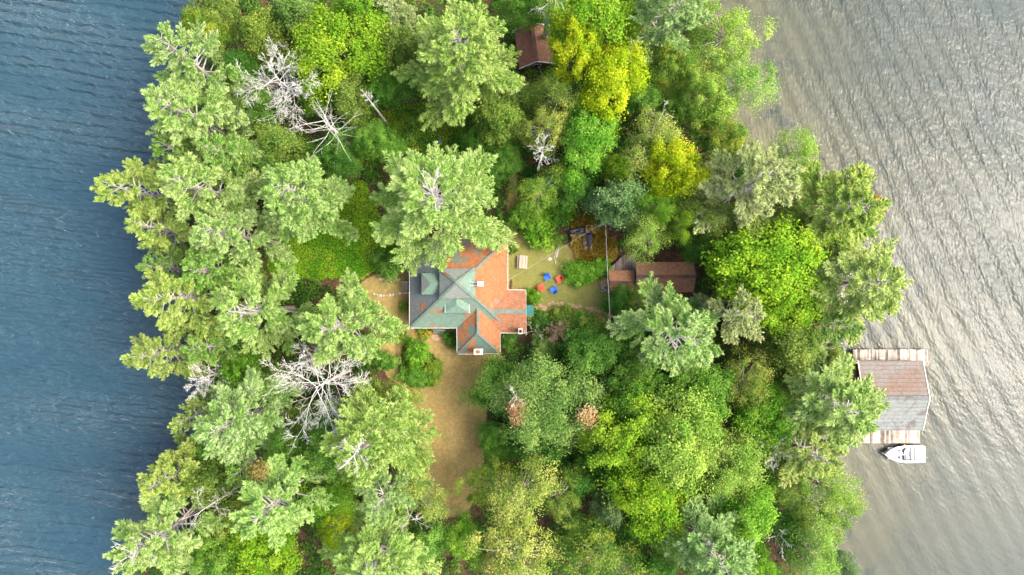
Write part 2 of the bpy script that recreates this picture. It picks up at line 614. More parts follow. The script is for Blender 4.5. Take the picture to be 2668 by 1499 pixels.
lw = np.maximum.reduce([smooth(-0.5, 0.5, sdist(GX.ravel(), GY.ravel(), q)) for q in (LAWN, YARD, HOUSE)])
lw = np.maximum(lw, 0.75 * smooth(-0.4, 0.4, sdist(GX.ravel(), GY.ravel(), PATHN)))
gr = smooth(-1.0, 2.0, sdist(GX.ravel(), GY.ravel(), YARD)) * 0.52 + 0.3 * smooth(-2.2, 0.2, -sdist(GX.ravel(), GY.ravel(), LAWN)) + 0.05
gr = np.maximum(gr, 0.8 * smooth(-1, 1, sdist(GX.ravel(), GY.ravel(), PATHN)))
vattr(gme, 'lawn', lw)
vattr(gme, 'green', gr)
vattr(gme, 'bed', smooth(0.25, -0.25, gz))
tag(link('ground', gme), kind='structure')


def water_material():
    t = NT('lake_water')
    p = t.pos()
    dep = t.attr('depth')
    side = t.attr('side')
    # wind ripples: long low crests west of the island, slanting chop east of it
    def rot(v, deg, sx, sy):
        return t.mapping(t.mapping(v, (1, 1, 1), (0, 0, rad(deg))), (sx, sy, 1))
    def waves(v, length, dist, dscale):
        # crests run along local x
        w_ = t.n('ShaderNodeTexWave', wave_type='BANDS', bands_direction='Y', wave_profile='SIN', i_Scale=0.314 / length, i_Distortion=dist)
        w_.inputs['Detail'].default_value = 2.0
        w_.inputs['Detail Scale'].default_value = dscale
        w_.inputs['Detail Roughness'].default_value = 0.55
        t.link(v, w_.inputs['Vector'])
        return w_.outputs['Fac']
    a0 = waves(rot(p, 7, 0.35, 1.0), 1.3, 7.0, 0.6)
    a1 = t.noise(1.0, 2, 0.5, rot(p, 12, 0.5, 1.5), 0.5)
    a2 = t.noise(1.0, 2, 0.5, rot(p, -8, 1.1, 2.6), 0.5)
    a3 = t.noise(1.0, 3, 0.5, rot(p, 15, 0.03, 0.09))
    west = t.math('ADD', t.math('MULTIPLY', a0, 0.42), t.math('ADD', t.math('MULTIPLY', a1, 0.95), t.math('MULTIPLY', a2, 0.3)))
    b0 = waves(rot(p, 63, 0.25, 1.0), 2.4, 7.0, 0.45)
    b1 = t.noise(1.0, 2, 0.5, rot(p, 62, 0.16, 0.7), 0.6)
    b2 = t.noise(1.0, 2, 0.5, rot(p, 40, 0.7, 1.9), 0.4)
    b3 = t.noise(1.0, 1, 0.5, rot(p, 75, 1.5, 3.0))
    east = t.math('ADD', t.math('ADD', t.math('MULTIPLY', b0, 0.085), t.math('MULTIPLY', b1, 0.14)), t.math('ADD', t.math('MULTIPLY', b2, 0.12), t.math('MULTIPLY', b3, 0.1)))
    mxh = t.n('ShaderNodeMix', data_type='FLOAT')
    t.link(side, mxh.inputs[0])
    t.link(west, mxh.inputs[2])
    t.link(east, mxh.inputs[3])
    amp = t.math('MULTIPLY', t.math('ADD', 0.5, t.math('MULTIPLY', t.ramp(a3, 0.35, 0.65), 0.7)), t.attr('wind'))
    h = t.math('MULTIPLY', mxh.outputs[0], amp)
    nrm = t.n('ShaderNodeBump', i_Strength=1.0, i_Distance=0.85)
    t.link(h, nrm.inputs['Height'])
    nrm = nrm.outputs[0]
    deep = t.mix(t.ramp(a3, 0.3, 0.7), (0.014, 0.04, 0.06), (0.028, 0.06, 0.078))
    murk = t.mix(t.ramp(t.noise(0.06, 4, 0.6, p), 0.35, 0.65), (0.026, 0.046, 0.047), (0.04, 0.056, 0.052))
    sc = t.mix(side, deep, murk)
    dif = t.n('ShaderNodeBsdfDiffuse')
    t.link(sc, dif.inputs[0])
    t.link(nrm, dif.inputs['Normal'])
    tr = t.n('ShaderNodeBsdfTransparent')
    tr.inputs[0].default_value = (0.82, 0.9, 0.86, 1)
    k = t.math('ADD', 0.75, t.math('MULTIPLY', side, -0.2))
    op = t.math('SUBTRACT', 1.0, t.math('POWER', 2.718, t.math('MULTIPLY', t.math('MULTIPLY', dep, k), -1.0)))
    m1 = t.n('ShaderNodeMixShader')
    t.link(op, m1.inputs[0])
    t.link(tr.outputs[0], m1.inputs[1])
    t.link(dif.outputs[0], m1.inputs[2])
    fr = t.n('ShaderNodeFresnel', i_IOR=1.34)
    t.link(nrm, fr.inputs['Normal'])
    g1 = t.n('ShaderNodeBsdfGlossy', i_Roughness=0.42)      # ripples too small to see one by one
    t.link(nrm, g1.inputs['Normal'])
    g2 = t.n('ShaderNodeBsdfGlossy', i_Roughness=0.1)
    t.link(nrm, g2.inputs['Normal'])
    gl = t.n('ShaderNodeMixShader', i_0=0.3)
    t.link(g1.outputs[0], gl.inputs[1])
    t.link(g2.outputs[0], gl.inputs[2])
    m2 = t.n('ShaderNodeMixShader')
    t.link(fr.outputs[0], m2.inputs[0])
    t.link(m1.outputs[0], m2.inputs[1])
    t.link(gl.outputs[0], m2.inputs[2])
    return t.done(m2.outputs[0])


M['water'] = water_material()
wme = mesh_np('lake_water', np.stack([GX.ravel(), GY.ravel(), np.zeros(nx * ny)], axis=1), [quads], [M['water']], smooth=True)
vattr(wme, 'depth', np.maximum(-gz, 0))
vattr(wme, 'side', smooth(-12, 14, GX.ravel()))
vattr(wme, 'wind', (0.65 + 0.35 * smooth(0.5, 7, -gd)) * np.where(GX.ravel() > 0, 0.22 + 0.78 * smooth(-30, 2, GY.ravel() + 0.35 * (GX.ravel() - 50)), 1.0))      # calmer in the lee of the trees
tag(link('lake_water', wme), kind='structure')

# ------------------------------------------------------------------ plant prototypes (mesh data shared by the copies)


def pine_meshes(seed, H=22.0, R=5.6, nwh=15, droop=0.0, bare=0.33, base=0.34, sparse=1.0, fw=0.5):
    rng = np.random.default_rng(seed)
    g = Geo()
    bend = [(0, 0, 0), (rng.uniform(-.15, .15), rng.uniform(-.15, .15), H * .4), (rng.uniform(-.3, .3), rng.uniform(-.3, .3), H * .75), (0, 0, H * .97)]
    g.tube(bend, [0.34, 0.26, 0.15, 0.04], 7)
    cs, ns, ts, ls, vs = [], [], [], [], []
    for k in range(nwh):
        t = k / (nwh - 1)
        z = H * (base + (0.95 - base) * t ** 0.9) + rng.uniform(-.3, .3)
        nb = int(rng.integers(4, 7)) if t < .85 else 4
        a0 = rng.uniform(0, 2 * pi)
        for j in range(nb):
            if rng.random() > sparse:
                continue
            az = a0 + 2 * pi * j / nb + rng.uniform(-.35, .35)
            prof = 0.24 + 0.76 * (1 - t) ** 0.75
            L = R * prof * rng.uniform(.62, 1.12)
            el = rad(-8 + 40 * t + rng.uniform(-8, 8)) - droop
            d = np.array([cos(az), sin(az), 0.0])
            lat = np.array([-sin(az), cos(az), 0.0])
            up = np.array([0, 0, 1.0])

            def pt(s):
                return np.array([0, 0, z]) + d * L * s * cos(el) + up * (L * s * sin(el) + 0.10 * L * s * s)
            g.tube([pt(0), pt(.35), pt(.75)], [0.03 + 0.016 * L, 0.02 + .012 * L, 0.016], 3)
            nf = max(5, int(L * 2.0))
            fing = [(rng.uniform(.72, .84), 0.0, .30)]
            for q in range(nf):
                s_ = bare + (.92 - bare) * (q + rng.uniform(.2, .8)) / nf
                fing.append((s_, (1 if q % 2 else -1) * rad(rng.uniform(28, 56)), .16 + .30 * (1 - s_)))
            fing.append((.5, 0.0, .42))
            for (s0, ang, fr_) in fing:
                st = pt(s0)
                fl = L * fr_ * rng.uniform(.85, 1.2)
                fd = d * cos(ang) + lat * sin(ang)
                fe = el * .7 + rng.uniform(-.1, .22)
                fd = unit(fd * cos(fe) + up * sin(fe))
                fl_ = np.cross(up, fd)
                fl_ = fl_ / (np.linalg.norm(fl_) + 1e-9)
                if ang:
                    g.tube([st, st + fd * fl * .7], [0.018, 0.008], 3, cap=False)
                n = int(10 + fl * 40)
                s = rng.random(n) ** .75
                w = fw * (0.3 + 0.7 * np.sin(np.clip(s * .9 + .08, 0, 1) * pi) ** .6) * min(1.2, .45 + fl * .35)
                o = np.clip(rng.normal(size=n) * .5, -1, 1)
                c = st + fd * (s * fl)[:, None] + fl_ * (o * w)[:, None] + up * ((rng.random(n) * .3 - 0.1 + .12 * s * fl) * (1 - .5 * np.abs(o)))[:, None]
                tv = fd * .9 + fl_ * (o * .9)[:, None] + up * .35 + rng.normal(size=(n, 3)) * .28
                nv = up * .9 + rng.normal(size=(n, 3)) * .5 - fd * .15
                cs.append(c)
                ts.append(tv)
                ns.append(nv)
                ls.append(rng.uniform(.3, .52, n))
                # needles get paler from the base of each finger to its tip
                vs.append(np.clip(.22 + .5 * s + rng.normal(size=n) * .16, 0, 1))
    c, n, tt, L, v = np.concatenate(cs), np.concatenate(ns), np.concatenate(ts), np.concatenate(ls), np.concatenate(vs)
    V, F = kites(c, n, L, L * .25, rng, tt)
    return g.mesh('pine_trunk', [M['pine_bark']]), mesh_np('pine_crown', V, [F], [M['needle']], v), H, R


def leafy_meshes(seed, H=15.0, R=4.5, rz=4.0, zc=None, ncl=46, rcl=1.35, nsub=7, nleaf=34, leaf=.3, cone=0.0, low=-.35, bark='bark', flat=.72, limbs=14, spread=.42, irr=.22, upn=.75):
    rng = np.random.default_rng(seed)
    zc = zc if zc is not None else H - rz * .95
    g = Geo()
    g.tube([(0, 0, 0), (rng.uniform(-.2, .2), rng.uniform(-.2, .2), zc * .5), (rng.uniform(-.3, .3), rng.uniform(-.3, .3), zc), (0, 0, zc + rz * .6)],
           [0.05 + H * .013, 0.04 + H * .01, 0.03 + H * .006, 0.03], 6)
    ph = rng.uniform(0, 2 * pi, 4)
    cents = []
    tries = 0
    while len(cents) < ncl and tries < 6000:
        tries += 1
        d = unit(rng.normal(size=3))
        if d[2] < low:
            continue
        az = math.atan2(d[1], d[0])
        e = 1 + 1.25 * irr * (sin(2 * az + ph[0]) * .6 + sin(3 * az + ph[1]) * .5 + sin(5 * az + ph[2]) * .35)
        f = rng.uniform(.78, 1.02) if rng.random() < .8 else rng.uniform(.35, .75)
        q = d * f
        hz = (q[2] + 1) / 2
        sh = (1 - cone * hz)
        p = np.array([q[0] * R * e * sh, q[1] * R * e * sh, zc + q[2] * rz])
        if cents and min(np.linalg.norm((p - c) * np.array([1, 1, .8])) for c in cents) < rcl * .85 * (1 - tries / 9000):
            continue
        cents.append(p)
    cs, ns, ls, vs = [], [], [], []
    ctr = np.array([0, 0, zc - rz * .35])
    for i, p in enumerate(cents):
        out = unit(p - ctr)
        r = rcl * rng.uniform(.55, 1.4)
        if i < limbs:
            b = np.array([0, 0, zc - rz * .5 + rng.uniform(0, rz * .6)])
            mid = (b + p) / 2 + np.array([0, 0, .3])
            g.tube([b, mid, p * .92 + b * .08], [0.02 + R * .016, 0.015 + R * .009, 0.012], 3, cap=False)
        tone = rng.normal() * .18
        for k in range(nsub):
            o = unit(rng.normal(size=3)) * r * rng.uniform(.45, .95) * np.array([1, 1, flat])
            o = o + out * r * .18
            sc = p + o
            m = int(nleaf * rng.uniform(.7, 1.3))
            l = rng.normal(size=(m, 3)) * r * spread * np.array([1, 1, .7])
            cs.append(sc + l)
            nn = unit(l + 1e-6) * .5 + np.array([0, 0, upn]) + out * .35 + rng.normal(size=(m, 3)) * .42
            ns.append(nn)
            ls.append(leaf * rng.uniform(.55, 1.4, m))
            vs.append(np.clip(.5 + tone + rng.normal() * .07 + rng.normal(size=m) * .17 + .1 * l[:, 2], 0, 1))
    c, n, L, v = np.concatenate(cs), np.concatenate(ns), np.concatenate(ls), np.concatenate(vs)
    V, F = kites(c, n, L, L * .72, rng)
    return g.mesh('tree_trunk', [M[bark]]), mesh_np('tree_crown', V, [F], [M['leaf']], v), H, R


PROTO = {
    'pine': [pine_meshes(1, fw=.3), pine_meshes(2, nwh=13, fw=.33, sparse=.95), pine_meshes(3, nwh=14, R=5.2, fw=.3), pine_meshes(4, nwh=11, fw=.28, sparse=.9),
             pine_meshes(5, nwh=13, fw=.36), pine_meshes(6, nwh=10, fw=.26, sparse=.85, bare=.34), pine_meshes(7, nwh=12, fw=.3, sparse=.9, droop=.12)],
    'bigpine': [pine_meshes(11, H=24, R=8.0, nwh=15, fw=.36, bare=.28), pine_meshes(12, H=24, R=8.0, nwh=13, fw=.36, sparse=.92, bare=.36)],
    'maple': [leafy_meshes(21, 15, 4.5, 4.2, ncl=52, rcl=1.15, leaf=.25, nsub=8, nleaf=46, flat=.6, spread=.38),
              leafy_meshes(22, 15, 4.5, 3.8, ncl=44, rcl=1.25, leaf=.25, nsub=8, nleaf=48, flat=.6, irr=.35, spread=.38),
              leafy_meshes(23, 16, 4.5, 4.8, ncl=56, rcl=1.1, leaf=.25, nsub=8, nleaf=42, flat=.55, irr=.28, spread=.38)],
    'leafy': [leafy_meshes(31, 13, 4.2, 4.0, ncl=60, rcl=1.0, leaf=.21, nsub=8, nleaf=46),
              leafy_meshes(32, 13, 4.2, 4.4, ncl=54, rcl=1.1, leaf=.21, nsub=8, nleaf=48, irr=.3),
              leafy_meshes(33, 12, 4.2, 3.6, ncl=50, rcl=1.05, leaf=.2, nsub=8, nleaf=46, irr=.3, cone=.2)],
    'bigleafy': [leafy_meshes(35, 16, 6.4, 5.0, ncl=95, rcl=1.15, leaf=.21, nsub=8, nleaf=44, irr=.22)],
    'birch': [leafy_meshes(41, 14, 4.4, 4.6, ncl=54, rcl=.95, leaf=.2, nsub=8, nleaf=24, bark='birch_bark', irr=.38, limbs=40, spread=.5),
              leafy_meshes(42, 14, 4.4, 4.2, ncl=46, rcl=1.0, leaf=.2, nsub=8, nleaf=26, bark='birch_bark', irr=.42, limbs=40, spread=.5),
              leafy_meshes(43, 13, 4.4, 4.0, ncl=60, rcl=.85, leaf=.19, nsub=7, nleaf=25, bark='birch_bark', irr=.35, limbs=40, spread=.5)],
    'cedar': [leafy_meshes(51, 11, 3.2, 5.0, ncl=80, rcl=.72, leaf=.2, nsub=7, nleaf=26, cone=.55, flat=1.1, low=-.7, limbs=6),
              leafy_meshes(52, 11, 3.2, 4.6, ncl=72, rcl=.76, leaf=.2, nsub=7, nleaf=26, cone=.45, flat=1.1, low=-.7, limbs=6, irr=.3)],
    'shrub': [leafy_meshes(61, 2.4, 1.5, 1.1, zc=1.2, ncl=34, rcl=.46, leaf=.17, nsub=6, nleaf=22, limbs=8),
              leafy_meshes(62, 2.4, 1.5, 1.1, zc=1.15, ncl=30, rcl=.5, leaf=.19, nsub=6, nleaf=20, limbs=8, irr=.35)],
}
NAMES = {'pine': 'pine_tree', 'bigpine': 'pine_tree', 'maple': 'maple_tree', 'leafy': 'leafy_tree', 'bigleafy': 'leafy_tree', 'birch': 'birch_tree', 'cedar': 'cedar_tree', 'shrub': 'shrub'}
CATS = {'pine': 'pine tree', 'bigpine': 'pine tree', 'maple': 'maple tree', 'leafy': 'tree', 'bigleafy': 'tree', 'birch': 'birch tree', 'cedar': 'cedar tree', 'shrub': 'shrub'}
CZF = {'pine': .72, 'bigpine': .72, 'maple': .74, 'leafy': .72, 'bigleafy': .72, 'birch': .72, 'cedar': .6, 'shrub': .55}

COL = {  # colour of the foliage as it shows in full light, and of its second tint
    'PP': ((154, 200, 100), (194, 222, 146)), 'PM': ((152, 200, 94), (190, 222, 132)), 'PY': ((164, 200, 92), (200, 222, 130)),
    'PG': ((126, 182, 78), (168, 208, 112)), 'PB': ((146, 194, 104), (182, 216, 138)), 'PO': ((140, 182, 83), (181, 204, 109)),
    'PS': ((165, 192, 113), (196, 213, 142)), 'MY': ((172, 212, 36), (210, 230, 52)), 'ML': ((132, 190, 46), (172, 212, 60)),
    'MG': ((108, 176, 46), (152, 206, 74)), 'GM': ((94, 154, 52), (134, 186, 80)), 'GO': ((110, 150, 60), (153, 182, 83)),
    'GD': ((80, 140, 50), (114, 172, 70)), 'BY': ((144, 182, 75), (200, 212, 110)), 'GG': ((120, 166, 78), (162, 198, 106)),
    'BG': ((114, 158, 90), (154, 190, 122)), 'AL': ((143, 195, 76), (184, 220, 108)), 'GR': ((113, 169, 66), (173, 198, 77)),
}

SIZE = {'pine': 1.2, 'bigpine': 1.2, 'maple': .9, 'leafy': .88, 'birch': .86, 'cedar': .92, 'shrub': .74, 'bigleafy': .9}
TN = [0]


def plant(kind, px, py, rpx, h, col, label, var=None, sq=1.0, group=None, name=None, cat=None):
    TN[0] += 1
    rng = random.Random(TN[0] * 7919)
    zc = GZ + h * CZF[kind]
    c = P(px, py, zc)
    z0 = max(0.05, gh(c.x, c.y))
    r = rpx / FPX * (CZ - zc)
    v = var if var is not None else rng.randrange(len(PROTO[kind]))
    tm, cm, H, R = PROTO[kind][v]
    e = empty(name or NAMES[kind], (c.x, c.y, z0 - 0.05), rng.uniform(0, 2 * pi))
    sx = r / R * SIZE[kind]
    e.scale = (sx * rng.uniform(.95, 1.05), sx * rng.uniform(.95, 1.05) * sq, h / H)
    e.rotation_euler = (rng.uniform(-.03, .03), rng.uniform(-.03, .03), e.rotation_euler[2])
    tag(e, label, cat or CATS[kind], group)
    link('trunk', tm, e)
    k = link('crown', cm, e)
    a, b = COL[col]
    j = 1 + rng.uniform(-.07, .07)
    jj = [j * (1 + rng.uniform(-.04, .07)), j, j * (1 + rng.uniform(-.14, .08))]
    k.color = tuple(x * y for x, y in zip(alb(*a), jj)) + (1,)
    k['tint'] = [x * y for x, y in zip(alb(*b), jj)]
    return e


# --- white pines along the west shore
plant('pine', 478, 158, 108, 21, 'PP', 'pale pine overhanging the lake, northernmost of the west shore pines')
plant('pine', 492, 292, 118, 23, 'PP', 'large pale yellow-green pine on the west shore below the northernmost one', 4)
plant('pine', 470, 400, 66, 17, 'PG', 'darker green pine tucked under a large pale pine on the west shore')
plant('pine', 352, 492, 96, 21, 'PY', 'pine reaching farthest out over the blue water on the west side', 3)
plant('pine', 520, 492, 112, 23, 'PP', 'broad pale pine behind the pine reaching farthest over the west water', 1)
plant('pine', 768, 512, 112, 23, 'PM', 'minty pale pine beside the bright green ground cover clearing', 0)
plant('pine', 402, 600, 88, 19, 'PY', 'yellowish pine with ragged tips on the middle of the west shore', 3)
plant('pine', 590, 608, 90, 22, 'PP', 'pale fluffy pine just left of the bright green ground cover clearing', 4)
plant('pine', 460, 782, 118, 22, 'PY', 'star shaped yellow-green pine with long spokes on the west shore', 5)
plant('pine', 645, 815, 122, 22, 'PP', 'pale pine between the star shaped west pine and the path pine', 3)
plant('pine', 880, 848, 118, 23, 'PM', 'large minty pine beside the brown path west of the house', 1)
plant('pine', 408, 930, 92, 20, 'PY', 'yellow-green pine jutting over the water beside a grey dead bush tree', 5)
plant('pine', 610, 1108, 116, 21, 'PP', 'pale pine above the small red roof near the west shore', 0)
plant('pine', 500, 1075, 62, 18, 'PY', 'small yellowish pine on the shore left of the pine above the red roof', 3)
mint = plant('bigpine', 965, 1162, 132, 23, 'PM', 'broad minty pine with a bare white top left of the brown lawn', 0)
brownp = plant('pine', 715, 1310, 124, 22, 'PM', 'minty pine with one brown branch near the lower left', 1)
plant('pine', 432, 1248, 78, 18, 'PY', 'small yellow-green pine on the lower west shore above the corner pine', 2)
corner = plant('pine', 408, 1402, 128, 21, 'PP', 'pale pine with a grey dead top in the lower left corner', 1)
plant('pine', 1000, 1300, 88, 20, 'PB', 'bluish pine below the broad minty pine left of the lawn', 3)
plant('pine', 970, 1478, 132, 20, 'PM', 'minty pine cut by the bottom edge left of the lawn', 4)
plant('pine', 590, 392, 78, 17, 'PG', 'mid green pine in the gap right of the darker west shore pine')
plant('pine', 545, 695, 84, 18, 'PG', 'green pine squeezed between the star shaped pine and the pale fluffy one')
plant('pine', 420, 700, 60, 16, 'PG', 'small green pine on the shore above the star shaped pine')
plant('pine', 545, 900, 70, 17, 'PG', 'green pine behind the yellow-green pine jutting over the water')
plant('pine', 660, 235, 52, 16, 'PG', 'slim green pine between the west shore pines and the twiggy dead tree')
plant('pine', 640, 1210, 58, 16, 'PG', 'small green pine above the minty pine with one brown branch')
# --- leafy trees of the west side
plant('leafy', 566, 22, 64, 13, 'GO', 'olive leafy tree at the top edge nearest the blue lake')
plant('leafy', 546, 90, 56, 13, 'GR', 'yellow-green leafy tree above the northernmost west shore pine')
plant('cedar', 690, 95, 78, 13, 'GO', 'tall olive cedar above the twiggy white dead tree')
plant('cedar', 778, 45, 66, 13, 'GG', 'grey-green cedar between the olive cedar and the lime maple at top')
plant('maple', 878, 118, 104, 16, 'ML', 'lime and yellow maple near the top, left of the giant pine')
plant('maple', 955, 50, 62, 15, 'MG', 'bright green maple touching the lime and yellow maple at top')
plant('leafy', 815, 238, 50, 11, 'GM', 'mid green leafy tree between the two white dead trees')
plant('cedar', 728, 378, 66, 12, 'GO', 'olive cedar below the twiggy white dead tree')
plant('cedar', 915, 262, 66, 13, 'GO', 'olive cedar beside the small grey snag, left of the giant pine')
plant('cedar', 1036, 128, 66, 13, 'GO', 'olive cedar squeezed against the left side of the giant pine')
plant('pine', 1018, 18, 66, 15, 'PS', 'faded greyish pine at the top edge left of the giant pine', 2)
plant('leafy', 622, 200, 56, 11, 'GD', 'dark leafy tree left of the twiggy white dead tree')
plant('leafy', 690, 285, 58, 11, 'GM', 'mid green leafy tree under the twiggy white dead tree')
plant('cedar', 632, 320, 56, 14, 'BG', 'bluish cedar right of the large west shore pine')
plant('cedar', 640, 420, 48, 12, 'GG', 'slim grey-green cedar above the pale fluffy pine')
plant('leafy', 880, 400, 60, 9, 'GD', 'dark leafy tree below the bare spoke dead tree')
plant('leafy', 985, 370, 56, 9, 'GM', 'round mid green tree right of the bare spoke dead tree')
plant('leafy', 1000, 230, 62, 9, 'GD', 'dark green tree in the gap below the olive cedar by the giant pine')
plant('leafy', 636, 965, 50, 12, 'MG', 'bright green leafy tree right of the grey dead bush tree')
plant('leafy', 690, 1000, 62, 11, 'GO', 'olive leafy tree left of the big sprawling dead tree')
plant('leafy', 620, 1040, 48, 10, 'GM', 'green leafy tree under the pine above the red roof')
plant('leafy', 800, 1085, 60, 9, 'GO', 'olive leafy tree under the big sprawling dead tree')
plant('leafy', 755, 1168, 70, 12, 'GM', 'rounded mid green tree just below the small red roof')
plant('maple', 862, 1165, 74, 14, 'GM', 'green maple between the small red roof and the broad minty pine')
plant('leafy', 1020, 1042, 62, 11, 'GR', 'yellow-green leafy tree on the left edge of the brown lawn')
plant('cedar', 568, 1238, 78, 12, 'GO', 'dark olive cedar above the leaning grey snag', name='cedar_tree')
plant('leafy', 612, 1350, 60, 11, 'GO', 'olive leafy tree right of the leaning grey snag')
plant('leafy', 572, 1432, 74, 12, 'GM', 'mid green leafy tree between the corner pine and the bottom yellow maple')
plant('maple', 690, 1458, 90, 13, 'ML', 'yellow-lime maple at the bottom edge, lower left')
plant('birch', 880, 1372, 50, 12, 'MY', 'small yellow birch right of the minty pine with the brown branch')
plant('leafy', 858, 1295, 66, 11, 'MG', 'green leafy tree in the gap left of the bluish lower pine')
plant('birch', 1090, 1275, 72, 12, 'BY', 'thin yellow birch reaching over the foot of the brown lawn', 1)
plant('leafy', 1115, 1400, 66, 11, 'GM', 'green leafy tree at the foot of the brown lawn')
plant('leafy', 530, 1180, 46, 9, 'GD', 'dark leafy tree by the water left of the pale red roof pine')
# --- centre top
plant('bigpine', 1192, 126, 152, 24, 'PM', 'giant minty pine at the top centre left of the brown roofed cabin', 0)
plant('leafy', 1352, 18, 56, 10, 'GM', 'dark green tree behind the brown roofed cabin at top')
plant('maple', 1535, 50, 98, 16, 'ML', 'lime maple at the top edge right of the brown roofed cabin', 1)
plant('maple', 1490, 132, 72, 16, 'MY', 'yellow maple overhanging the roof of the cabin at top')
plant('maple', 1588, 205, 80, 16, 'MY', 'bright golden maple, the yellowest crown near the top')
plant('cedar', 1637, 40, 50, 12, 'GO', 'dark olive cedar between the lime maple and the bluish pine at top')
plant('pine', 1752, 22, 108, 21, 'PB', 'bluish pine cut by the top edge on the right', 4)
plant('birch', 1890, 92, 98, 15, 'AL', 'light yellow-green birch on the northeast shore at top right')
plant('birch', 1930, 220, 84, 14, 'AL', 'pale leafy birch bulging over the northeast water')
plant('leafy', 1745, 172, 62, 13, 'GR', 'green tree just below the bluish pine at the top edge')
plant('maple', 1838, 262, 64, 14, 'AL', 'bright lime tree left of the birch bulging over the northeast water')
plant('leafy', 1770, 290, 48, 11, 'GM', 'small green tree left of the bright lime northeast tree')
plant('leafy', 1672, 275, 58, 11, 'GM', 'green tree just right of the bright golden maple')
plant('leafy', 1650, 185, 48, 9, 'GD', 'dark tree in the gap right of the bright golden maple')
plant('maple', 1528, 370, 78, 14, 'MG', 'round fresh green maple in the middle of the north woods')
plant('birch', 1690, 372, 80, 14, 'BY', 'yellowish speckled birch left above the tall yellow maple')
plant('maple', 1755, 445, 78, 15, 'MY', 'tall yellow maple right of centre in the northeast woods')
plant('maple', 1612, 445, 40, 12, 'ML', 'small lime maple above the grey-green cedar')
plant('birch', 1420, 332, 66, 14, 'BY', 'pale yellow birch with a grey dead tuft below it')
plant('cedar', 1302, 325, 68, 13, 'GO', 'olive cedar below the giant top pine')
plant('birch', 1328, 246, 64, 10, 'GO', 'olive birch below the brown roofed cabin')
plant('birch', 1448, 240, 68, 13, 'GO', 'olive birch below the yellow maple overhanging the top cabin')
plant('birch', 1402, 498, 60, 11, 'GR', 'yellow dotted small tree above the round green bush in the yard')
giant = plant('bigpine', 1128, 530, 172, 23, 'PP', 'huge pale pine hanging over the top of the house roof', 1)
plant('cedar', 1618, 535, 78, 13, 'BG', 'grey-green cedar right above the brown fern patch', name='cedar_tree')
plant('birch', 1690, 604, 64, 12, 'AL', 'lime birch hanging over the wooden deck of the long cabin')
plant('birch', 1708, 535, 46, 14, 'MG', 'green birch just above the lime birch over the deck')
plant('birch', 1766, 585, 42, 13, 'ML', 'narrow lime tree between the deck birch and the mixed olive tree')
plant('birch', 1835, 560, 66, 13, 'GO', 'mixed olive tree left below the feathery pale pine')
plant('leafy', 1800, 628, 46, 8, 'GD', 'dark tree behind the right end of the long cabin')
plant('leafy', 1690, 480, 50, 9, 'GD', 'dark tree in the gap left of the tall yellow maple')
plant('leafy', 1880, 360, 58, 12, 'GR', 'olive green tree on the shore above the feathery pale pine')
plant('leafy', 1560, 310, 50, 9, 'GD', 'dark tree between the golden maple and the round fresh green maple')
# --- east side
plant('pine', 1965, 485, 132, 22, 'PS', 'feathery pale grey-green pine on the upper east side', 4)
plant('birch', 2068, 410, 74, 14, 'AL', 'light green birch with yellow tips on the northeast shore')
orangep = plant('pine', 2195, 540, 142, 20, 'PO', 'olive pine with orange specks reaching over the east water', 2)
plant('pine', 2255, 735, 138, 20, 'PY', 'yellow-green pine reaching farthest out over the east water', 4)
plant('pine', 2180, 845, 66, 15, 'PG', 'small green pine on the shore above the tilted little dock')
plant('maple', 1985, 680, 122, 17, 'ML', 'large lime-yellow maple between the long cabin and the east pines', 2)
plant('maple', 2035, 778, 96, 15, 'ML', 'lime maple below the large lime-yellow maple of the east side')
plant('pine', 1915, 812, 98, 20, 'PS', 'silvery grey-green pine with bare branches below the large lime-yellow maple', 5)
plant('pine', 1768, 874, 130, 22, 'PP', 'large star shaped pine below the long brown cabin', 3)
plant('cedar', 2050, 900, 90, 14, 'GO', 'dark olive cedar left of the tilted little dock', name='cedar_tree')
plant('pine', 2185, 1062, 132, 19, 'PM', 'minty pine spreading over the boathouse roof', 0)
plant('leafy', 2160, 950, 46, 9, 'GO', 'olive bush tree between the tilted dock and the boathouse')
plant('pine', 2108, 1182, 102, 18, 'PY', 'pale yellow pine on the east shore left of the white boat', 5)
plant('maple', 1812, 1012, 84, 14, 'GM', 'green maple below the large star shaped pine')
plant('birch', 1930, 990, 70, 13, 'BY', 'yellow-olive birch right of the green maple on the east side')
plant('leafy', 1982, 1088, 82, 13, 'MG', 'bright green tree below the yellow-olive birch on the east side')
plant('maple', 1764, 1132, 102, 17.5, 'AL', 'light lime maple with bulging lobes, right of the twin lime maple')
plant('maple', 1612, 1120, 98, 16, 'ML', 'twin lime maple nearest the grey-green tree with peach dead clumps', 0)
plant('maple', 1636, 1022, 66, 14, 'GM', 'green maple top above the twin lime maple')
plant('maple', 1702, 1295, 90, 15, 'ML', 'yellow-lime maple below the pair of lime maples')
plant('leafy', 1725, 1392, 42, 13, 'AL', 'small light green tree below the yellow-lime lower maple')
plant('leafy', 1885, 1192, 92, 15, 'AL', 'pale green tree right of the bulging lime maple')
plant('leafy', 1942, 1332, 90, 13, 'MG', 'bright green tree above the blue-mint bottom pine')
plant('pine', 1858, 1432, 122, 20, 'PB', 'blue-mint pine at the bottom edge, right of centre', 0)
plant('birch', 2148, 1272, 80, 13, 'AL', 'light green birch over the shallow water below the white boat')
plant('birch', 2162, 1352, 80, 12, 'GR', 'olive yellow birch over the shallows, lower right shore')
plant('birch', 2110, 1438, 84, 13, 'AL', 'yellow-green birch near the lower right corner of the island')
plant('birch', 2040, 1270, 58, 11, 'GO', 'olive birch left of the light green lower shore birch')
plant('leafy', 1965, 1465, 66, 11, 'MG', 'green tree at the bottom edge right of the blue-mint pine')
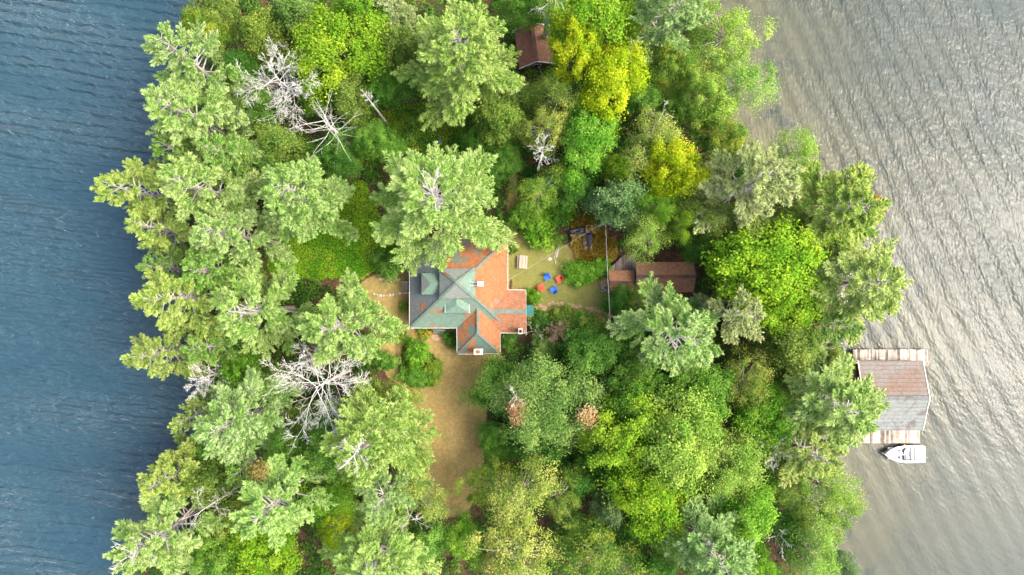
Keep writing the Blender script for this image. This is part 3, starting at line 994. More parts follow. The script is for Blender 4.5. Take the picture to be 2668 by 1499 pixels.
plant('leafy', 2195, 1490, 44, 10, 'BG', 'small minty tree at the bottom end of the east shore')
plant('leafy', 2055, 1360, 56, 9, 'GD', 'dark tree in the gap left of the olive yellow shore birch')
plant('leafy', 1760, 940, 60, 9, 'GD', 'dark leafy tree under the lower edge of the large star shaped pine')
plant('leafy', 2020, 1010, 60, 10, 'GO', 'olive tree between the bright green tree and the boathouse pine')
# --- centre bottom
peach = plant('bigleafy', 1438, 1058, 138, 13.5, 'GG', 'big grey-green tree with two peach dead clumps right of the lawn')
plant('leafy', 1316, 1022, 84, 8, 'GM', 'green rounded tree on the right edge of the brown lawn')
plant('leafy', 1298, 1152, 52, 5, 'GD', 'dark green low tree on the right edge of the lawn halfway down')
plant('leafy', 1552, 925, 80, 10, 'GM', 'round mid green tree below the stepping stone path')
plant('birch', 1270, 1262, 78, 9, 'GR', 'olive yellow birch on the lower right edge of the lawn')
plant('birch', 1362, 1292, 92, 15, 'BY', 'yellow birch with a bare fork below the peach clump tree')
plant('birch', 1462, 1295, 66, 12, 'GO', 'olive birch right of the yellow birch with a bare fork')
plant('cedar', 1575, 1315, 50, 12, 'BG', 'small blue-grey cedar left of the yellow-lime lower maple')
plant('cedar', 1500, 1245, 54, 10, 'GD', 'dark cedar in the deep gap below the peach clump tree')
plant('birch', 1335, 1432, 112, 14, 'BY', 'wide yellow birch at the bottom edge, centre')
plant('birch', 1572, 1445, 96, 13, 'GR', 'olive yellow birch at the bottom edge right of centre')
plant('leafy', 1205, 1410, 58, 11, 'MG', 'fresh green tree at the bottom edge below the lawn')
plant('leafy', 1712, 1470, 66, 11, 'GD', 'dark green tree at the bottom edge left of the blue-mint pine')
plant('leafy', 1410, 1170, 60, 9, 'GD', 'dark tree peeping out below the peach clump tree')
plant('leafy', 1555, 1220, 58, 8, 'GD', 'dark low tree below the twin lime maple')
plant('leafy', 1640, 1400, 58, 8, 'GD', 'dark low tree left of the small light green lower tree')
plant('leafy', 1500, 1390, 54, 9, 'GM', 'green tree between the two bottom edge birches')
plant('leafy', 1310, 425, 52, 8, 'GD', 'dark green bush tree beside the woodland path north of the house')
plant('leafy', 1495, 480, 62, 9, 'GD', 'dark tree right of the yellow dotted small tree')
plant('leafy', 1250, 360, 50, 8, 'GD', 'dark tree above the right side of the huge house pine')
plant('cedar', 1610, 785, 44, 6, 'GD', 'low dark green cedar beside the cabin stoop')
plant('birch', 1665, 775, 36, 6, 'GR', 'small yellow-green sapling against the long cabin wall')
plant('leafy', 1640, 930, 50, 9, 'GM', 'green tree left under the large star shaped pine')
plant('leafy', 1412, 918, 44, 3.5, 'GG', 'grey-green low tree below the pinkish dead shrub')

# --- shrubs of the clearing
plant('shrub', 1084, 922, 40, 2.6, 'MG', 'rounded bright green shrub in the upper half of the lawn bed')
plant('shrub', 1078, 978, 40, 1.6, 'GM', 'low mixed shrub in the lower half of the lawn bed')
plant('shrub', 1128, 968, 30, 1.5, 'GR', 'yellow flowering shrub on the right of the lawn bed')
plant('shrub', 1388, 772, 24, 1.7, 'MG', 'fresh green shrub against the corner of the east wing')
plant('shrub', 1176, 885, 24, 1.6, 'GD', 'dark shrub in the corner left of the south wing')
plant('shrub', 1325, 885, 26, 1.3, 'GM', 'low green shrub in the corner right of the south wing')
plant('shrub', 1398, 590, 58, 3.0, 'MG', 'large bright green bush at the top of the yard')
plant('shrub', 1355, 560, 40, 2.4, 'GM', 'green bush left of the large yard bush')
plant('shrub', 1450, 560, 40, 2.6, 'MG', 'green bush between the yard bush and the fern patch')
plant('shrub', 1440, 625, 26, 1.4, 'GR', 'yellowish low bush left of the woodpile')
plant('shrub', 1512, 715, 42, 1.8, 'MG', 'leafy green clump below the fern patch')
plant('shrub', 1560, 700, 34, 1.5, 'MG', 'light green clump between the ferns and the cabin stoop')
plant('shrub', 1465, 838, 46, 1.2, 'GO', 'grassy olive clump along the stepping stones')
plant('shrub', 1530, 850, 44, 1.6, 'GR', 'yellow-green clump at the right end of the stepping stones')
plant('shrub', 1405, 835, 34, 1.0, 'GM', 'green clump just below the teal porch')
plant('shrub', 1045, 880, 18, 1.0, 'GR', 'small flowering shrub beside the front steps')
plant('shrub', 1105, 868, 20, 0.8, 'GR', 'flower clump left of the front steps under the eaves')
plant('shrub', 1010, 690, 44, 3.0, 'GM', 'dark green bush against the west wall under the huge pine')
plant('shrub', 1042, 660, 30, 2.4, 'GD', 'dark shrub touching the northwest corner of the house')
plant('shrub', 1052, 800, 16, 0.9, 'GR', 'narrow foundation shrub along the west wall')
plant('shrub', 1335, 650, 16, 0.9, 'GO', 'small bush at the northeast corner of the house')
plant('shrub', 1000, 940, 34, 2.2, 'GM', 'green bush on the left side of the lawn path')

# --- undergrowth: what nobody could count
rngU = np.random.default_rng(77)
N = 9000
ux = rngU.uniform(-48, 48, N)
uy = rngU.uniform(-42, 42, N)
ud = sdist(ux, uy, ISLAND)
ok = ud > 0.4
for q, mg in ((LAWN, 1.0), (YARD, .7), (HOUSE, 1.3), (CABIN, 1.2), (COVER, .6), (PATHN, .1), (FERN, .3), (BEDR, .1)):
    ok &= sdist(ux, uy, q) < -mg
ux, uy = ux[ok], uy[ok]
keep = []
cell = {}
for i in range(len(ux)):
    k = (int(ux[i] // 1.5), int(uy[i] // 1.5))
    if cell.get(k, 0) < 1:
        cell[k] = 1
        keep.append(i)
ux, uy = ux[keep], uy[keep]
uz = height(ux, uy)
cs, ns, ls, vs = [], [], [], []
for i in range(len(ux)):
    r = rngU.uniform(.6, 1.3)
    hh = rngU.uniform(.3, 2.2) * (1 if rngU.random() < .8 else 1.8)
    m = int(70 * r * r) + 25
    d = unit(rngU.normal(size=(m, 3)))
    d[:, 2] = np.abs(d[:, 2])
    c = np.array([ux[i], uy[i], uz[i] + hh * .25]) + d * np.array([r, r, hh * .75]) * rngU.uniform(.55, 1.1, (m, 1))
    cs.append(c)
    ns.append(d * .5 + np.array([0, 0, .8]) + rngU.normal(size=(m, 3)) * .4)
    ls.append(rngU.uniform(.18, .36, m))
    vs.append(np.clip(rngU.normal() * .16 + .4 + rngU.normal(size=m) * .15, 0, 1))
c, n, L, v = (np.concatenate(a) for a in (cs, ns, ls, vs))
V, F = kites(c, n, L, L * .68, rngU)
o = link('undergrowth', mesh_np('undergrowth', V, [F], [M['leaf']], v))
o.color = alb(76, 136, 50) + (1,)
o['tint'] = list(alb(124, 172, 66))
tag(o, 'dark green leafy undergrowth filling the gaps between the trees', 'undergrowth', kind='stuff')


def scatter_cover(name, poly, n, zlo, zhi, size, ca, cb, label, cat, seed, up=.8, asp=.6, margin=0.0, lump=.5):
    r = np.random.default_rng(seed)
    lo, hi = poly.min(0), poly.max(0)
    x = r.uniform(lo[0], hi[0], n)
    y = r.uniform(lo[1], hi[1], n)
    k = sdist(x, y, poly) > margin + .35 * vnoise(x * 6, y * 6, seed)
    k &= sdist(x, y, HOUSE) < -.1
    x, y = x[k], y[k]
    lm = .5 + .5 * np.clip(vnoise(x * 5, y * 5, seed + 1), -1, 1)
    z = height(x, y) + zlo + (zhi - zlo) * (r.random(len(x)) ** .7) * (1 - lump + lump * lm)
    nn = np.stack([r.normal(size=len(x)) * .5, r.normal(size=len(x)) * .5, np.full(len(x), up)], axis=1)
    V, F = kites(np.stack([x, y, z], axis=1), nn, r.uniform(.6, 1.3, len(x)) * size, size * asp, r)
    v = np.clip(.5 + .3 * (lm - .5) + r.normal(size=len(x)) * .2, 0, 1)
    o = link(name, mesh_np(name, V, [F], [M['leaf']], v))
    o.color = alb(*ca) + (1,)
    o['tint'] = list(alb(*cb))
    return tag(o, label, cat, kind='stuff')


scatter_cover('ground_cover', COVER, 34000, .02, .42, .2, (112, 192, 40), (172, 224, 56), 'bright green ground cover filling the clearing west of the house', 'ground cover', 3)
scatter_cover('ground_cover', COVERN, 16000, .02, .6, .22, (112, 172, 44), (178, 206, 60), 'yellow-green ground cover in the small glade below the giant pine', 'ground cover', 4)
scatter_cover('fern_patch', FERN, 9000, .05, .6, .34, (160, 134, 48), (210, 184, 84), 'yellow-brown fern patch around the woodpile', 'ferns', 5, .7, .35)
scatter_cover('garden_plants', BEDR, 5200, .03, .5, .17, (60, 118, 26), (112, 156, 40), 'green low plants covering the round bed on the lawn', 'garden bed', 6)
scatter_cover('grass', LAWN, 26000, .0, .07, .13, (176, 146, 80), (206, 174, 106), 'dry tan grass blades of the lawn south and west of the house', 'grass', 7, .5, .22)
scatter_cover('grass', YARD, 15000, .0, .08, .13, (150, 154, 66), (206, 184, 98), 'greener grass blades of the yard east of the house', 'grass', 8, .5, .22)
scatter_cover('grass', wpoly([(1360, 812), (1420, 800), (1500, 810), (1590, 850), (1560, 880), (1470, 870), (1400, 880), (1360, 850)], 2), 7000, .0, .6, .3, (92, 120, 34), (160, 150, 60),
              'long olive grass growing below the stepping stone path', 'grass', 9, .4, .2)

# ------------------------------------------------------------------ dead trees


def grow(g, p, d, L, r, depth, rng, kids, twist=.28, upb=.05, sides=4, thin=.0):
    n = 5
    pts, rr = [p.copy()], [r]
    d = d.normalized()
    for i in range(n):
        d = (d + Vector((rng.gauss(0, twist), rng.gauss(0, twist), rng.gauss(0, twist * .7) + upb)) * .55).normalized()
        p = p + d * (L / n)
        pts.append(p.copy())
        rr.append(max(.014, r * (1 - .78 * (i + 1) / n)))
    g.tube(pts, rr, sides, cap=False)
    if depth > 0:
        for k in range(kids[0]):
            s = rng.uniform(.25, .98)
            i = min(n - 1, int(s * n))
            q = pts[i].lerp(pts[i + 1], s * n - i)
            dd = (pts[i + 1] - pts[i]).normalized()
            side = dd.cross(Vector((rng.gauss(0, 1), rng.gauss(0, 1), rng.gauss(0, 1)))).normalized()
            grow(g, q, dd * .75 + side * rng.uniform(.5, 1.0), L * rng.uniform(.28, .5) * (1.15 - .5 * s), max(.02, rr[i] * .5), depth - 1, rng, kids[1:], twist * 1.1, upb, 3)


def dead_tree(px, py, rpx, h, label, nb, depth, kids, seed, name='dead_tree', zlo=.45, el=(-.1, .5), lean=(0, 0), mat='dead_wood', thick=1.0, twist=.25, cat='dead tree', sector=None, upb=.05):
    rng = random.Random(seed)
    zc = GZ + h * .8
    c = P(px, py, zc)
    e = empty(name, (c.x - lean[0] * .8, c.y - lean[1] * .8, max(.05, gh(c.x, c.y)) - .05))
    tag(e, label, cat)
    r = rpx / FPX * (CZ - zc)
    g = Geo()
    g.tube([(0, 0, 0), (lean[0] * .3, lean[1] * .3, h * .4), (lean[0] * .7, lean[1] * .7, h * .75), (lean[0], lean[1], h)], [.3 * thick, .24 * thick, .15 * thick, .03], 7)
    g.build('trunk', M[mat], e)
    for k in range(nb):
        t = zlo + (1 - zlo) * (k + rng.random()) / nb
        az = k * 2.399 + rng.uniform(-.3, .3) if sector is None else rng.uniform(*sector)
        ee = el[0] + (el[1] - el[0]) * t + rng.uniform(-.12, .12)
        d = Vector((cos(az) * cos(ee), sin(az) * cos(ee), sin(ee)))
        gg = Geo()
        L = r * rng.uniform(.6, 1.1) * (1.12 - .35 * max(0, t - .6))
        grow(gg, Vector((lean[0] * t, lean[1] * t, h * t)), d, L, (.022 + .0055 * r) * thick, depth, rng, kids, twist, upb)
        gg.build('branch', M[mat], e)
    return e


dead_tree(742, 222, 100, 15, 'twiggy white dead tree among the green crowns at upper left', 30, 2, [11, 6], 1, lean=(-.8, .6), el=(-.2, .5), thick=.75)
dead_tree(860, 330, 88, 14, 'bare spoke dead tree with long naked limbs at upper left', 26, 1, [1], 2, el=(-.25, .5), thick=.85, twist=.2)
dead_tree(545, 980, 60, 14, 'grey dead bush tree on the west shore', 24, 2, [9, 5], 3, el=(.1, .9), thick=.7)
dead_tree(842, 1000, 140, 16, 'big sprawling dead tree left of the brown lawn', 24, 2, [10, 6], 4, el=(-.25, .35), thick=.8)
dead_tree(790, 945, 66, 17, 'silvery dead tree crown above the big sprawling one', 14, 2, [7, 4], 5, el=(0, .5), thick=.8)
dead_tree(560, 1308, 66, 13, 'leaning grey snag near the lower west shore', 16, 2, [5, 3], 6, lean=(-3.0, -1.6), thick=.8, el=(0, .4))
dead_tree(1432, 5, 62, 17, 'bare dead tree at the top edge above the brown roofed cabin', 11, 1, [5], 7, thick=1.2)
dead_tree(963, 262, 24, 14, 'small grey snag right of the olive cedar near the giant pine', 16, 1, [6], 8, zlo=.7, thick=.5, el=(.2, 1.0))
dead_tree(1412, 398, 42, 15, 'grey dead tuft below the pale yellow birch', 18, 2, [5, 3], 9, zlo=.6, thick=.6, el=(-.3, .9))
dead_tree(1640, 132, 34, 14, 'grey bare twigs right of the lime maple at top', 9, 2, [5, 3], 10, zlo=.6, thick=.5)
dead_tree(1722, 300, 36, 12, 'bare grey twigs above the yellowish speckled birch', 8, 2, [5, 3], 11, zlo=.6, thick=.5)
dead_tree(1450, 864, 38, 4.2, 'pinkish dead shrub below the stepping stone path', 26, 2, [6, 4], 12, name='dead_shrub', zlo=.15, mat='pink_twig', thick=.32, el=(.1, 1.1), cat='dead shrub')
dead_tree(1395, 862, 34, 3.2, 'thin bare branches beside the south side of the east wing', 6, 2, [4, 3], 13, name='dead_shrub', zlo=.2, thick=.35, cat='dead shrub')
dead_tree(1345, 1030, 34, 15, 'bare grey twigs on the left of the peach clump tree', 8, 2, [6, 3], 14, zlo=.6, thick=.5)
dead_tree(1070, 1340, 60, 11, 'brownish bare branches at the lower left corner of the lawn', 9, 2, [6, 4], 15, zlo=.5, thick=.7)
dead_tree(2010, 1165, 46, 13, 'grey brush of dead twigs left of the pale yellow east pine', 14, 2, [7, 4], 16, zlo=.5, thick=.6)
dead_tree(2030, 1395, 44, 10, 'dark bare branches in the gap near the lower right shore', 8, 2, [5, 3], 17, zlo=.5, thick=.6)
dead_tree(2125, 730, 46, 12, 'grey twigs between the lime maple and the farthest east pine', 10, 2, [6, 3], 18, zlo=.5, thick=.6)


def bare_top(parent, h, n, L, seed, name='dead_top'):
    """A bare leader inside a living tree; parent scale is undone so twigs keep their thickness."""
    rng = random.Random(seed)
    g = Geo()
    sx, sz = parent.scale[0], parent.scale[2]
    for k in range(n):
        az = rng.uniform(0, 2 * pi)
        ee = rng.uniform(.1, 1.2)
        grow(g, Vector((0, 0, h * rng.uniform(.8, .98))), Vector((cos(az) * cos(ee), sin(az) * cos(ee), sin(ee))), L * rng.uniform(.5, 1.1), .045, 2, rng, [5, 3], .22, .08)
    g.v = [(x / sx, y / sx, z / sz) for x, y, z in g.v]
    o = g.build(name, M['dead_wood'], parent)
    o['label'] = 'bare bleached branches in the crown'


bare_top(mint, 23.6, 15, 2.2, 31)
bare_top(corner, 21.6, 9, 2.4, 32)
bare_top(giant, 22.2, 13, 3.2, 33)


def clump(parent, px, py, z, r, ca, cb, seed, label):
    z = z - .1
    rng = np.random.default_rng(seed)
    m = int(240 + 560 * r)
    w = P(px, py, z)
    l = unit(rng.normal(size=(m, 3))) * rng.random((m, 1)) ** .4 * np.array([r, r, r * .6]) * (1 + .25 * rng.normal(size=(m, 1)))
    c = np.array(w) + l
    V, F = kites(c, l / r * .5 + np.array([0, 0, .8]) + rng.normal(size=(m, 3)) * .5, rng.uniform(.14, .3, m), .16, rng)
    me = mesh_np('dead_foliage', V, [F], [M['leaf']], np.clip(.5 + rng.normal(size=m) * .2, 0, 1))
    bpy.context.view_layer.update()
    me.transform(parent.matrix_world.inverted())
    o = link('dead_foliage', me, parent)
    o.color = alb(*ca) + (1,)
    o['tint'] = list(alb(*cb))
    o['label'] = label


clump(peach, 1350, 1065, 14.0, 1.15, (216, 166, 116), (240, 200, 152), 1, 'peach brown dead clump on the left')
clump(peach, 1352, 1092, 13.6, .9, (216, 166, 116), (240, 200, 152), 3, 'peach brown dead clump on the left')
clump(peach, 1532, 1088, 14.6, 1.25, (230, 190, 128), (250, 220, 166), 2, 'peach dead clump on the right')

clump(brownp, 672, 1226, 17.0, 1.1, (150, 142, 78), (178, 166, 100), 5, 'one brown dying branch')
for k_, (x_, y_, r_) in enumerate(((2262, 548, .45), (2285, 520, .4), (2275, 575, .35), (2300, 545, .3))):
    clump(orangep, x_, y_, 16.2 - .5 * k_, r_, (196, 150, 70), (226, 150, 84), 7 + k_, 'orange dead tuft')

# ------------------------------------------------------------------ the house
house = empty('cottage', P(1195, 750))
tag(house, 'green and orange mossy roofed cottage in the middle of the clearing', 'house')
HO = house.location


def hq(px, py, z):
    return P(px, py, z) - HO


def roof_section(name, faces, parent, org, mats, under=True):
    """faces: list of (list of (px,py,z), material key)."""
    keys = []
    g = Geo()
    for pts, mk in faces:
        if mk not in keys:
            keys.append(mk)
        vs = [P(*q) - org for q in pts]
        nrm = (vs[1] - vs[0]).cross(vs[2] - vs[0])
        if nrm.z < 0:
            vs = vs[::-1]
        g.add(vs, [tuple(range(len(vs)))], keys.index(mk))
        g.add([v - Vector((0, 0, .14)) for v in vs[::-1]], [tuple(range(len(vs)))], keys.index(mk))
    o = g.build(name, [M[k] for k in keys], parent)
    return o


def edge_trim(pairs, parent, org, w=.13, h=.2, mat='white_trim', name='gutter', dz=-.06):
    for a, b in pairs:
        g = Geo()
        pa, pb = P(*a) - org, P(*b) - org
        g.bar(pa + Vector((0, 0, dz)), pb + Vector((0, 0, dz)), w, h)
        g.build(name, M[mat], parent)


def ridge_caps(pairs, parent, org, mat='roof_ridge', w=.28, lift=.05):
    for a, b in pairs:
        g = Geo()
        g.bar(P(*a) - org + Vector((0, 0, lift)), P(*b) - org + Vector((0, 0, lift)), w, .06)
        g.build('ridge_cap', M[mat], parent)


ZE, ZT = 4.2, 6.9
# walls
g = Geo()


def wallbox(g, x0, y0, x1, y1, zt, org, inset=.45, z0=GZ - .2):
    a, b = P(x0, y0, ZE) - org, P(x1, y1, ZE) - org
    g.box(min(a.x, b.x) + inset, max(a.x, b.x) - inset, min(a.y, b.y) + inset, max(a.y, b.y) - inset, z0 - org.z, zt - org.z)


for (x0, y0, x1, y1, zt) in ((1067, 622, 1323, 855, 4.15), (1190, 800, 1303, 923, 4.12), (1290, 757, 1370, 868, 4.1)):
    g = Geo()
    wallbox(g, x0, y0, x1, y1, zt, HO)
    w = g.build('wall', M['siding'], house)
E = [(1067, 622, ZE), (1323, 622, ZE), (1323, 855, ZE), (1067, 855, ZE)]
T = [(1149, 703, ZT), (1238, 703, ZT), (1238, 777, ZT), (1149, 777, ZT)]
main = roof_section('main_roof', [([E[0], E[1], T[1], T[0]], 'roof_moss_half'), ([E[1], E[2], T[2], T[1]], 'roof_moss'),
                                  ([E[2], E[3], T[3], T[2]], 'roof_green'), ([E[3], E[0], T[0], T[3]], 'roof_slate'), (T, 'roof_green')], house, HO, None)
ridge_caps([(E[1], T[1]), (E[2], T[2]), (E[3], T[3]), (E[0], T[0])], main, HO)
# raised cap roof over the middle
ZA = 9.0
CE = [(1145, 700, 7.4), (1237, 699, 7.4), (1237, 777, 7.4), (1145, 778, 7.4)]
AP = (1189, 736, ZA)
g = Geo()
wallbox(g, 1152, 706, 1230, 771, 7.35, HO, .2, 6.2)
g.build('wall', M['green_siding'], house)
cap = roof_section('upper_roof', [([CE[0], CE[1], AP], 'roof_grey'), ([CE[1], CE[2], AP], 'roof_green'), ([CE[2], CE[3], AP], 'roof_grey'), ([CE[3], CE[0], AP], 'roof_grey')], house, HO, None)
ridge_caps([(q, AP) for q in CE], cap, HO, w=.3)
# west dormer
DZ, DR = 6.25, 7.15
d1 = empty('dormer', (0, 0, 0))
d1.parent = house
dA, dB, dC, dD = (1098, 712, DZ), (1098, 768, DZ), (1142, 768, DZ), (1146, 712, DZ)
rA, rB = (1122, 739, DR), (1150, 739, DR)
roof_section('dormer_roof', [([dA, dB, rA], 'roof_grey'), ([dB, dC, rB, rA], 'roof_green_clean'), ([dD, dA, rA, rB], 'roof_green_clean')], d1, HO, None)
g = Geo()
a, b = hq(1101, 766, 5), hq(1150, 715, 5)
g.box(a.x, b.x, a.y, b.y, 5.0 - HO.z, 6.2 - HO.z)
g.build('dormer_wall', M['green_siding'], d1)
g = Geo()
g.box(a.x - .04, a.x + .02, a.y + .5, b.y - .5, 5.3 - HO.z, 6.05 - HO.z)
g.build('window', M['glass'], d1)
# south dormer
d2 = empty('dormer', (0, 0, 0))
d2.parent = house
fA, fB, fC, fD = (1160, 778, 6.35), (1160, 816, 6.3), (1223, 816, 6.3), (1223, 778, 6.35)
sA, sB = (1190, 795, 7.0), (1190, 772, 7.0)
roof_section('dormer_roof', [([fA, fB, sA, sB], 'roof_green_clean'), ([fB, fC, sA], 'roof_green_clean'), ([fC, fD, sB, sA], 'roof_green_clean')], d2, HO, None)
g = Geo()
a, b = hq(1164, 813, 5.3), hq(1219, 780, 5.3)
g.box(a.x, b.x, a.y, b.y, 5.0 - HO.z, 6.26 - HO.z)
g.build('dormer_wall', M['green_siding'], d2)
g = Geo()
g.box(a.x + .5, b.x - .5, a.y - .04, a.y + .02, 5.35 - HO.z, 6.1 - HO.z)
g.build('window', M['glass'], d2)
edge_trim([(fA, fB), (fC, fD)], d2, HO, .09, .12, name='trim')
# south wing
SZ = 6.0
sw = [(1190, 790, ZE + .03), (1191, 923, ZE + .03), (1303, 921, ZE + .03), (1303, 790, ZE + .03)]
r1, r2 = (1245, 869, SZ), (1245, 775, SZ)
south = roof_section('wing_roof', [([sw[0], sw[1], r1, r2], 'roof_moss_half'), ([sw[1], sw[2], r1], 'roof_moss_half'), ([sw[2], sw[3], r2, r1], 'roof_moss')], house, HO, None)
ridge_caps([(r1, r2), (sw[1], r1), (sw[2], r1)], south, HO)
# east wing, gable end to the right
EZ = 5.5
ew = [(1290, 755, ZE - .03), (1370, 756, ZE - .03), (1371, 868, ZE - .03), (1290, 868, ZE - .03)]
e1, e2 = (1371, 812, EZ), (1262, 811, EZ)
east = roof_section('wing_roof', [([ew[0], ew[1], e1, e2], 'roof_needles'), ([ew[2], ew[3], e2, e1], 'roof_needles')], house, HO, None)
ridge_caps([(e2, e1)], east, HO, w=.5)
g = Geo()
q = [hq(1367, 760, ZE - .2), hq(1367, 865, ZE - .2), hq(1367, 812, EZ - .25)]
g.add(q, [(0, 1, 2)])
g.build('gable_wall', M['siding'], house)
# gutters and fascia
edge_trim([(E[0], E[1]), (E[1], (1323, 755, ZE)), (E[0], E[3]), (E[3], (1190, 855, ZE)), (sw[0], sw[1]), (sw[1], sw[2]), (sw[2], (1303, 868, ZE)), (ew[0], ew[1]), (ew[1], ew[2]), (ew[2], (1303, 868, ZE - .03))],
          house, HO, .085, .14)
# chimneys


def chimney(px, py, w, d, z0, z1, mat, flue, name='chimney'):
    c = hq(px, py, z1)
    g = Geo()
    g.box(c.x - w / 2, c.x + w / 2, c.y - d / 2, c.y + d / 2, z0 - HO.z, z1 - HO.z)
    o = g.build(name, M[mat], house, .03)
    g = Geo()
    g.box(c.x - w / 2 - .06, c.x + w / 2 + .06, c.y - d / 2 - .06, c.y + d / 2 + .06, z1 - HO.z + .003, z1 - HO.z + .1)
    g.build('chimney_cap', M[mat], o, .02)
    g = Geo()
    if flue == 'round':
        g.tube([(c.x - .02, c.y, z1 - HO.z + .1), (c.x - .02, c.y, z1 - HO.z + .22)], [.24, .22], 12)
        g.build('flue', M['rust'], o)
    elif flue == 'square':
        g.box(c.x - .16, c.x + .16, c.y - .2, c.y + .16, z1 - HO.z + .1, z1 - HO.z + .14)
        g.build('flue', M['soot'], o)
    return o


chimney(1246, 917, 1.0, .62, 1.2, 6.9, 'brick', 'round')
chimney(1356, 863, .42, .62, 3.4, 6.2, 'brick', 'square')
c = hq(1252, 740, 8.0)
g = Geo()
g.box(c.x - .3, c.x + .3, c.y - .24, c.y + .24, 5.8 - HO.z, 8.0 - HO.z)
mc = g.build('metal_chimney', M['steel'], house, .04)
g = Geo()
g.box(c.x - .38, c.x + .38, c.y - .3, c.y + .3, 8.003 - HO.z, 8.08 - HO.z)
g.build('chimney_cap', M['white_trim'], mc, .02)
for (qx, qy) in ((1202, 730), (1204, 748)):
    g = Geo()
    g.tube([c + Vector((-.3, .1 if qy < 740 else -.1, -.2)), hq(qx, qy, 7.9)], [.03, .03], 5)
    g.build('stay_rod', M['steel'], mc)
c = hq(1204, 741, 8.3)
g = Geo()
g.tube([(c.x, c.y, 7.6 - HO.z), (c.x, c.y, 8.45 - HO.z)], [.1, .09], 8)
g.build('vent_pipe', M['rust'], house)
# front steps (south), side steps (west), teal back porch
st = empty('front_steps', (0, 0, 0))
st.parent = house
for k in range(5):
    a, b = hq(1129, 857 + k * 3, GZ + .9 - k * .18), hq(1161, 860.2 + k * 3, GZ + .9 - k * .18)
    g = Geo()
    g.box(a.x, b.x, b.y, a.y, -.1, .9 - k * .18)
    g.build('step', M['roof_grey'] if k % 2 else M['green_siding'], st, .01)
ss = empty('side_steps', (0, 0, 0))
ss.parent = house
for k in range(5):
    a, b = hq(1066 - k * 3.4, 737, GZ), hq(1062.4 - k * 3.4, 762, GZ)
    g = Geo()
    g.box(b.x, a.x, b.y, a.y, -.1, .9 - k * .17)
    g.build('step', M['deck_plank'], ss, .01)
for yy in (735, 764):
    g = Geo()
    g.bar(hq(1067, yy, GZ + 1.25), hq(1049, yy, GZ + .45), .1, .22)
    g.build('side_rail', M['white_trim'], ss)
g = Geo()
a, b = hq(1371, 824, 3.3), hq(1390, 797, 3.3)
g.box(a.x, b.x, a.y, b.y, 0, 2.1)
pw = g.build('porch', M['teal'], house, .02)
for k in range(5):
    g = Geo()
    x0 = a.x + (b.x - a.x) * k / 5
    g.box(x0 + .02, x0 + (b.x - a.x) / 5 - .02, a.y - .08, b.y + .08, 2.104, 2.14)
    g.build('roof_panel', M['teal'], pw)
# a few windows and the front door
for (px, py, ax, w, h, zz) in ((1110, 855, 'y', 1.1, 1.3, 1.3), (1215, 923, 'y', .9, 1.3, 1.3), (1282, 923, 'y', .9, 1.3, 1.3), (1067, 680, 'x', 1.2, 1.3, 1.3), (1067, 800, 'x', 1.2, 1.3, 1.3), (1323, 690, 'X', 1.2, 1.3, 1.3), (1370, 780, 'X', 1.0, 1.2, 1.3)):
    p_ = P(px, py, ZE) - HO
    s = {'y': Vector((0, .45, 0)), 'x': Vector((.45, 0, 0)), 'X': Vector((-.45, 0, 0))}[ax]
    p_ = p_ + s
    for nm, mm, gg, off in (('window', 'white_trim', .1, .03), ('pane', 'glass', 0, .045)):
        g = Geo()
        hw = w / 2 + gg
        if ax == 'y':
            g.box(p_.x - hw, p_.x + hw, p_.y - off, p_.y + .02, zz - gg, zz + h + gg)
        elif ax == 'x':
            g.box(p_.x - off, p_.x + .02, p_.y - hw, p_.y + hw, zz - gg, zz + h + gg)
        else:
            g.box(p_.x - .02, p_.x + off, p_.y - hw, p_.y + hw, zz - gg, zz + h + gg)
        if nm == 'window':
            wo = g.build(nm, M[mm], house)
        else:
            g.build(nm, M[mm], wo)
g = Geo()
p_ = P(1145, 855, ZE) - HO + Vector((0, .45, 0))
g.box(p_.x - .5, p_.x + .5, p_.y - .05, p_.y + .02, .9, 2.9)
dr = g.build('door', M['white_trim'], house)
g = Geo()
g.box(p_.x + .35, p_.x + .42, p_.y - .1, p_.y - .05, 1.8, 1.95)
g.build('handle', M['steel'], dr)

# ------------------------------------------------------------------ the other buildings


